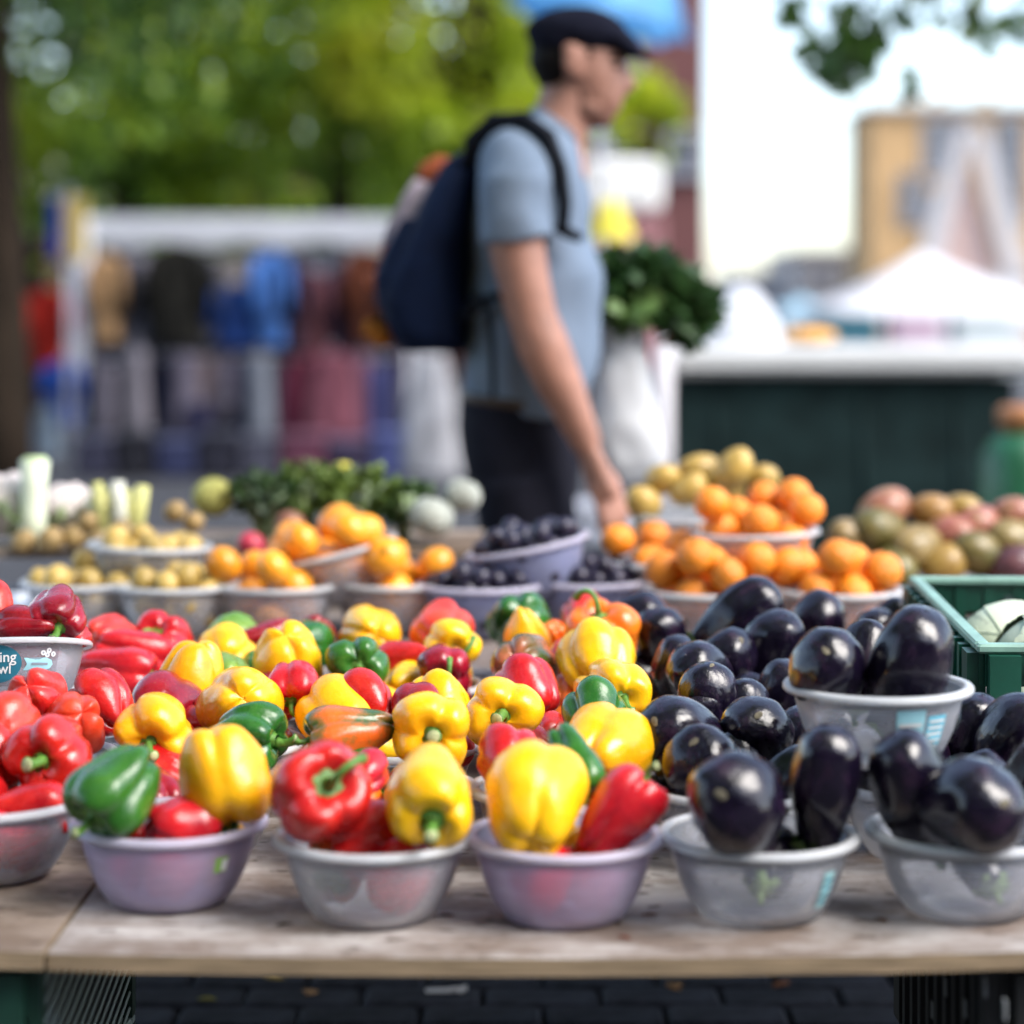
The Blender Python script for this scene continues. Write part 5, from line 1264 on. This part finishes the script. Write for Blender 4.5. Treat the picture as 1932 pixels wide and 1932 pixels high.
# ------------------------------------------------------------------ BUILDINGS
BRK=mat('brick_wall',(.15,.065,.062),.9,.3,30,.2,.01); WINF=mat('window_frame',(.30,.30,.33),.6,.1,5); GLASS=mat('window_glass',(.10,.11,.14),.12,.3,3)
def building(name,px0,px1,py_top,d,depth,m,label,wins=(),cat='building'):
    x0,x1=X(px0,d),X(px1,d); zt=Z(py_top,d); root=empty(name,((x0+x1)/2,d,0)); tag(root,label,cat)
    q=MB(); q.box((0,depth/2,zt/2),(x1-x0,depth,zt)); q.build('wall',m,root,False)
    q=MB(); q.box((0,depth/2-.1,zt+.1),(x1-x0+.3,depth+.4,.2)); q.build('cornice',mat('cornice_stone',(.42,.38,.36),.8,.15,4),root,False)
    for (a,b_,c,e) in wins:
        wx0,wx1=X(a,d)-(x0+x1)/2,X(b_,d)-(x0+x1)/2; z1,z0=Z(c,d),Z(e,d)
        f=MB(); t=.12
        for cc,ss in ((((wx0+wx1)/2,-.04,z1),(wx1-wx0+t,.16,t)),(((wx0+wx1)/2,-.06,z0),(wx1-wx0+.2,.22,t)),((wx0,-.04,(z0+z1)/2),(t*.9,.158,z1-z0-t)),((wx1,-.04,(z0+z1)/2),(t*.9,.158,z1-z0-t)),(((wx0+wx1)/2,-.03,(z0+z1)/2),(wx1-wx0-t,.1,t*.6))): f.box(cc,ss)
        fo=f.build('window',WINF,root,False)
        g_=MB(); g_.box(((wx0+wx1)/2,-.012,(z0+z1)/2),(wx1-wx0-t,.02,z1-z0-t)); g_.build('pane',GLASS,fo,False)
    return root
w1=[]
for px in range(60,1330,120):
    for (c,e) in ((-120,-10),(60,170),(250,330)):
        w1.append((px,px+62,c,e))
br=building('brick_building',860,1334,-420,38,9,BRK,'tall red brick building right of the trees, behind the person',[q_ for q_ in w1 if q_[0]>880 and not (q_[0]>1240 and q_[2]<200)])
building('brick_house',-400,850,290,40,9,mat('brick_wall_brown',(.11,.055,.045),.9,.3,30,.2,.01),'lower brown brick house behind the clothes stall',[q_ for q_ in w1 if q_[0]<840 and q_[2]==250 and False])
building('street_house',-700,6000,-2200,-9,8,mat('brick_wall_dark',(.09,.065,.06),.9,.3,3),'dark brick house across the street behind the viewer') if False else None
for (a,b_,c,e,nm) in ((22,132,302,386,'cream'),(160,216,300,382,'cream'),):
    sx=(X(a,36)+X(b_,36))/2; s=empty('sign_board',(sx,36,0)); tag(s,'blank cream sign board at far left, '+('left one' if a<100 else 'right one'),'sign')
    q=MB(); q.box((0,0,(Z(c,36)+Z(e,36))/2),((b_-a)*36/F,.1,(e-c)*36/F),bev=.02); q.build('panel',mat('sign_cream',(.68,.62,.58),.7,.1,3),s,False)
    q=MB(); q.box((0,.1,Z(e,36)/2),(.12,.08,Z(e,36))); q.build('post',POLE,s,False)
# white van box and yellow parasol behind the person
dv=24; vn=empty('white_van',(X(1168,dv),dv,0)); tag(vn,'maroon van with white roof box parked behind the person','van')
vw=(1242-1080)*dv/F
q=MB(); q.box((0,1.2,(Z(302,dv)+Z(402,dv))/2),(vw,2.6,Z(302,dv)-Z(402,dv)),bev=.08); q.build('roof_box',mat('van_white',(.78,.77,.76),.4,.05,3),vn,False)
q=MB(); q.box((0,1.2,(Z(404,dv)+.40)/2),(vw*1.02,2.62,Z(404,dv)-.40),bev=.04); q.build('body',mat('van_maroon',(.30,.13,.14),.5,.15,3),vn,False)
q=MB(); q.box((0,-.14,1.35),(vw*.82,.03,1.4),bev=.01); q.build('rear_door',mat('van_door',(.30,.14,.15),.5,.2,3),vn,False)
for s in (-1,1):
    q=MB(); q.tube([(s*vw*.36,.55,.34),(s*vw*.36+s*.16,.55,.34)],.34,20); q.build('wheel',mat('tyre',(.02,.02,.02),.8),vn)
    q=MB(); q.box((s*vw*.42,-.13,.75),(.08,.06,.2)); q.build('tail_light',mat('tail_light',(.4,.02,.02),.3),vn,False)
def parasol(px,py_tip,py_rim,w,d,m,label,tilt=0,z0=0,n=8,cat='parasol',name='parasol'):
    x=X(px,d); zr=Z(py_rim,d); zt=Z(py_tip,d); R=w*d/F/2; root=empty(name,(x,d,0)); tag(root,label,cat)
    vs=[];fs=[]; rings=6; nn=n*4
    for j in range(rings+1):
        t=j/rings
        for k in range(nn):
            a=2*PI*k/nn; sc=1-.07*t*(abs(math.sin(n*a/2))); zz=(zt-zr)*(1-t**2.0)
            vs.append((R*t*sc*math.cos(a),R*t*sc*math.sin(a),zz+(.03*abs(math.sin(n*a/2))*t*t)))
    for j in range(rings):
        for k in range(nn): k2=(k+1)%nn; fs.append((j*nn+k,(j+1)*nn+k,(j+1)*nn+k2,j*nn+k2))
    q=MB(); q.add([Matrix.Rotation(math.radians(tilt),3,'Y')@Vector(v)+Vector((0,0,zr)) for v in vs],fs); q.build('canopy',m,root)
    q=MB(); q.tube([(0,0,0),(0,0,zt-.03)],.025,10); q.build('pole',POLE,root)
    q=MB(); q.lathe([(0,0),(.25,0),(.25,.06),(.05,.09),(0,.09)],20); q.build('base',POLE,root)
parasol(1152,374,458,96,11,mat('parasol_yellow',(.80,.70,.10),.7,.12,4,trans=.3),'small yellow parasol behind the chest of the person')
parasol(1128,-150,46,360,12.5,mat('parasol_blue',(.12,.36,.78),.6,.6,1.6,trans=.5),'bright blue parasol above the cap of the person',tilt=11)
# right background
MUST=mat('mustard_wall',(.50,.32,.16),.9,.2,1.2)
mw=[(1745,1790,225,330),(1700,1735,330,420),(1800,1830,225,300),(1880,1932,225,420),(1745,1785,360,470)]
building('mustard_building',1642,2120,206,75,5,MUST,'mustard brown building with grey windows at the far right',mw)
for px in (1735,1782,1880):
    q=MB(); q.box((X(px,75)-X(1881,75),1.5,Z(196,75)),(.35,.5,.9)); q.build('chimney',MUST,bpy.data.objects['mustard_building'],False)
gb=empty('gabled_house',(X(1835,66),66,0)); tag(gb,'pale steep gabled house front in front of the mustard building','building')
zt=Z(235,66); hw=110*66/F; zb_=Z(520,66)
PALE=mat('pale_render',(.56,.53,.53),.8,.12,2)
for s in (-1,1):
    q=MB(); q.add([(0,0,zt),(s*.45,0,zt-.2),(s*hw,0,zb_),(s*(hw-.75),0,zb_),(0,.3,zt),(s*.45,.3,zt-.2),(s*hw,.3,zb_),(s*(hw-.75),.3,zb_)],[(0,1,2,3),(4,7,6,5),(0,4,5,1),(1,5,6,2),(3,2,6,7),(0,3,7,4)]); q.build('gable_beam',PALE,gb,False)
q=MB(); q.add([(0,.4,zt-.9),(-(hw-.8),.4,zb_),((hw-.8),.4,zb_),(0,.7,zt-.9),(-(hw-.8),.7,zb_),((hw-.8),.7,zb_)],[(0,1,2),(3,5,4),(0,3,4,1),(1,4,5,2),(2,5,3,0)]); q.build('gable_wall',mat('gable_red',(.46,.33,.30),.8,.2,2),gb,False)
q=MB(); q.box((0,2.2,zb_/2),(2*hw,4.2,zb_-.01)); q.build('wall',PALE,gb,False)
for px in (1770,1840,1900):
    q=MB(); q.box((X(px,66)-X(1835,66),.07,zb_-.9),(.8,.12,1.3)); q.build('window',mat('white_window',(.72,.70,.70),.5),gb,False)
building('low_house',1395,1500,520,90,10,PALE,'low pale house at the far left end of the square',[(1415,1430,545,570),(1450,1465,545,570)])
building('low_house',1503,1640,478,85,10,mat('low_house_wall',(.46,.42,.41),.8,.15,2),'low grey house beside the mustard building',[(1520,1540,505,545),(1560,1580,505,545),(1600,1620,505,545)])
def tent(px0,px1,pk,py_peak,py_eave,d,label,m):
    x0,x1=X(px0,d),X(px1,d); xc=X(pk,d); root=empty('market_tent',((x0+x1)/2,d,0)); tag(root,label,'tent'); hw=(x1-x0)/2; c=(x0+x1)/2; dp=hw
    ze,zp=Z(py_eave,d),Z(py_peak,d); vs=[];fs=[]; nr=8; nc=32
    for j in range(nr+1):
        t=j/nr
        for k in range(nc):
            a=2*PI*k/nc; ca,sa=math.cos(a),math.sin(a); s=1/max(abs(ca),abs(sa))
            vs.append((hw*t*ca*s+(xc-c)*(1-t),dp+dp*t*sa*s,ze+(zp-ze)*(1-t)**1.35))
    for j in range(nr):
        for k in range(nc): k2=(k+1)%nc; fs.append((j*nc+k,(j+1)*nc+k,(j+1)*nc+k2,j*nc+k2))
    b=len(vs); 
    for k in range(nc):
        x_,y_,z_=vs[nr*nc+k]; vs.append((x_,y_,z_-.28))
    for k in range(nc): k2=(k+1)%nc; fs.append((nr*nc+k,b+k,b+k2,nr*nc+k2))
    q=MB(); q.add(vs,fs); q.build('canopy',m,root)
    for sx in (-1,1):
        for sy in (0.03,1.97): q=MB(); q.tube([(sx*hw*.97,dp*sy,0),(sx*hw*.97,dp*sy,ze)],.04,8); q.build('pole',POLE,root)
TENT=mat('tent_white',(.80,.80,.82),.7,.05,2,trans=.25)
tent(1560,2030,1785,468,585,46,'large white peaked market tent at the right',TENT)
tent(1470,1570,1520,560,585,50,'small pale blue market tent left of the white one',mat('tent_blue',(.35,.55,.66),.7,.1,2,trans=.2))
parasol(1400,540,655,165,15,mat('parasol_white',(.80,.80,.82),.7,.05,3,trans=.3),'white round parasol behind the left end of the counter')
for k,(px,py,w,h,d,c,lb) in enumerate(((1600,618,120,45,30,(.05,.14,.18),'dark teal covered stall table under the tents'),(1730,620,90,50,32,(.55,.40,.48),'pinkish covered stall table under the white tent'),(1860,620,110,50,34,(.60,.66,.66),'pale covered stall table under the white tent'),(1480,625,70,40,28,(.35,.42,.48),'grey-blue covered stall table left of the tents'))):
    r=empty('stall_table',(X(px,d),d,0)); tag(r,lb,'table')
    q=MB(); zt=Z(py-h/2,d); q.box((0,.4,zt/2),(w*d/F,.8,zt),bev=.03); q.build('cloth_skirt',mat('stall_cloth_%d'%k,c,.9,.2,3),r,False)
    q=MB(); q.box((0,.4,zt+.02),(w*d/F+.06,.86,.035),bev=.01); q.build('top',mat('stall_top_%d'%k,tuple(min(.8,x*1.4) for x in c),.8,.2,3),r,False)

# ------------------------------------------------------------------ litter on the ground under the table
q=MB(); vs=[];fs=[]
for j in range(5):
    for i in range(7): vs.append((-.035+i*.0117,-.012+j*.006,.012+.006*noise.noise(Vector((i*.9,j*.9,3)))))
for j in range(4):
    for i in range(6): a=j*7+i; fs.append((a,a+1,a+8,a+7))
q.add(vs,fs); p,_=at_z(842,1872,.012); o=q.build('paper_scrap',mat('paper_white',(.70,.72,.76),.8,.1,9),None,loc=(p.x,p.y,.004),rot=(0,0,.1)); tag(o,'crumpled scrap of white paper on the paving under the table','paper')
for k,(px,py,c,lb) in enumerate(((515,1848,(.35,.26,.08),'yellow fallen leaf under the table, nearest the board'),(602,1873,(.30,.18,.09),'brown fallen leaf left of the paper scrap'),(400,1880,(.22,.20,.04),'olive fallen leaf at the left under the table'),(1462,1852,(.30,.13,.07),'brown fallen leaf at the right under the table'),(1258,1862,(.24,.14,.07),'small brown fallen leaf right of the paper scrap'))):
    p,_=at_z(px,py,.016); q=MB(); q.add([(0,.45,.1)]+[(x,y,-.1*abs(x)) for x,y in out],[(0,1+i,1+(i+1)%len(out)) for i in range(len(out))]); o=q.build('fallen_leaf',mat('dry_leaf_%d'%k,c,.8,.3,9),None,False,loc=p,rot=(.1,.1,k*1.3)); o.scale=(.03,)*3; tag(o,lb,'leaf')

# ------------------------------------------------------------------ unseen houses added behind the viewer to darken front reflections
hb = empty('unseen_houses',(0,-15,0)); tag(hb,'unseen dark brick terrace added behind the viewer to darken reflections','building')
q=MB(); q.box((0,-4,5),(44,8,10)); q.build('wall',mat('brick_wall_dark',(.10,.07,.06),.9,.3,3),hb,False)
for i in range(11):
    for z in (1.6,4.6,7.4):
        q=MB(); q.box((-18+i*3.6,.01,z),(1.2,.08,1.7)); wf=q.build('window',WINF,hb,False)
        q=MB(); q.box((-18+i*3.6,.055,z),(1.0,.02,1.5)); q.build('pane',GLASS,wf,False)

# ------------------------------------------------------------------ unseen tree added over the stall to block overhead sky light
oc = empty('plane_tree',(-3.4,-1.0,0)); tag(oc,'unseen plane tree added over the stall to block overhead sky light','tree')
q=MB(); q.tube([(0,0,-.05),(.05,0,1.6),(.2,.1,3.2),(.6,.2,5.2)],[.34,.27,.23,.14],14); q.build('trunk',BARK,oc)
for (x,y,z) in ((3.6,1.5,4.9),(4.8,-1.0,5.0),(2.4,3.6,4.8),(2.0,-3.2,5.2),(-2.0,1.5,5.3),(5.2,2.8,4.7)):
    q=MB(); q.tube([(.2,.1,3.2),(x*.5,y*.5,4.4),(x,y,z)],[.13,.08,.03],8); q.build('limb',BARK,oc)
rng=np.random.default_rng(77); nc=150
cen=np.stack([rng.uniform(-3,5.2,nc),rng.uniform(-4.5,5.2,nc),rng.uniform(4.5,6.2,nc)],axis=1); V=leaves_np(rng,cen,rng.uniform(.6,1.1,nc),120,.20)
V=V[(np.repeat(V.reshape(-1,4,3)[:,:,2].min(axis=1),4)>3.7)]
me=bpy.data.meshes.new('crown'); me.from_pydata(V.tolist(),[],[(4*i,4*i+1,4*i+2,4*i+3) for i in range(len(V)//4)]); me.materials.append(LEAFM); link('crown',me,oc)

# ------------------------------------------------------------------ scraps on the table top
for k,(px,py,lb) in enumerate(((842,1728,'brown leaf scrap on the table between the middle and right lilac bowl'),(1172,1738,'brown scrap on the table just right of the right lilac bowl'),(1222,1722,'dark crumb on the table left of the front aubergine bowl'),(1655,1735,'dark scrap on the table between the two front aubergine bowls'),(540,1745,'small brown scrap on the table between left lilac and clear bowl'),(1185,1765,'reddish scrap near the table edge below the right lilac bowl'))):
    x=(px-PX0)*2.3/F; zt_=tz(x)+.0015; p,_=at_z(px,py,zt_); q=MB(); q.add([(0,.45,.12)]+[(x_,y_,-.12*abs(x_)) for x_,y_ in out],[(0,1+i,1+(i+1)%len(out)) for i in range(len(out))])
    o=q.build('leaf_scrap',mat('scrap_%d'%(k%3),((.10,.05,.03),(.05,.035,.025),(.16,.06,.04))[k%3],.9,.3,9),None,False,loc=p,rot=(0,0,k*1.7)); o.scale=(.016,.011,.012); tag(o,lb,'scrap','scraps on the table')
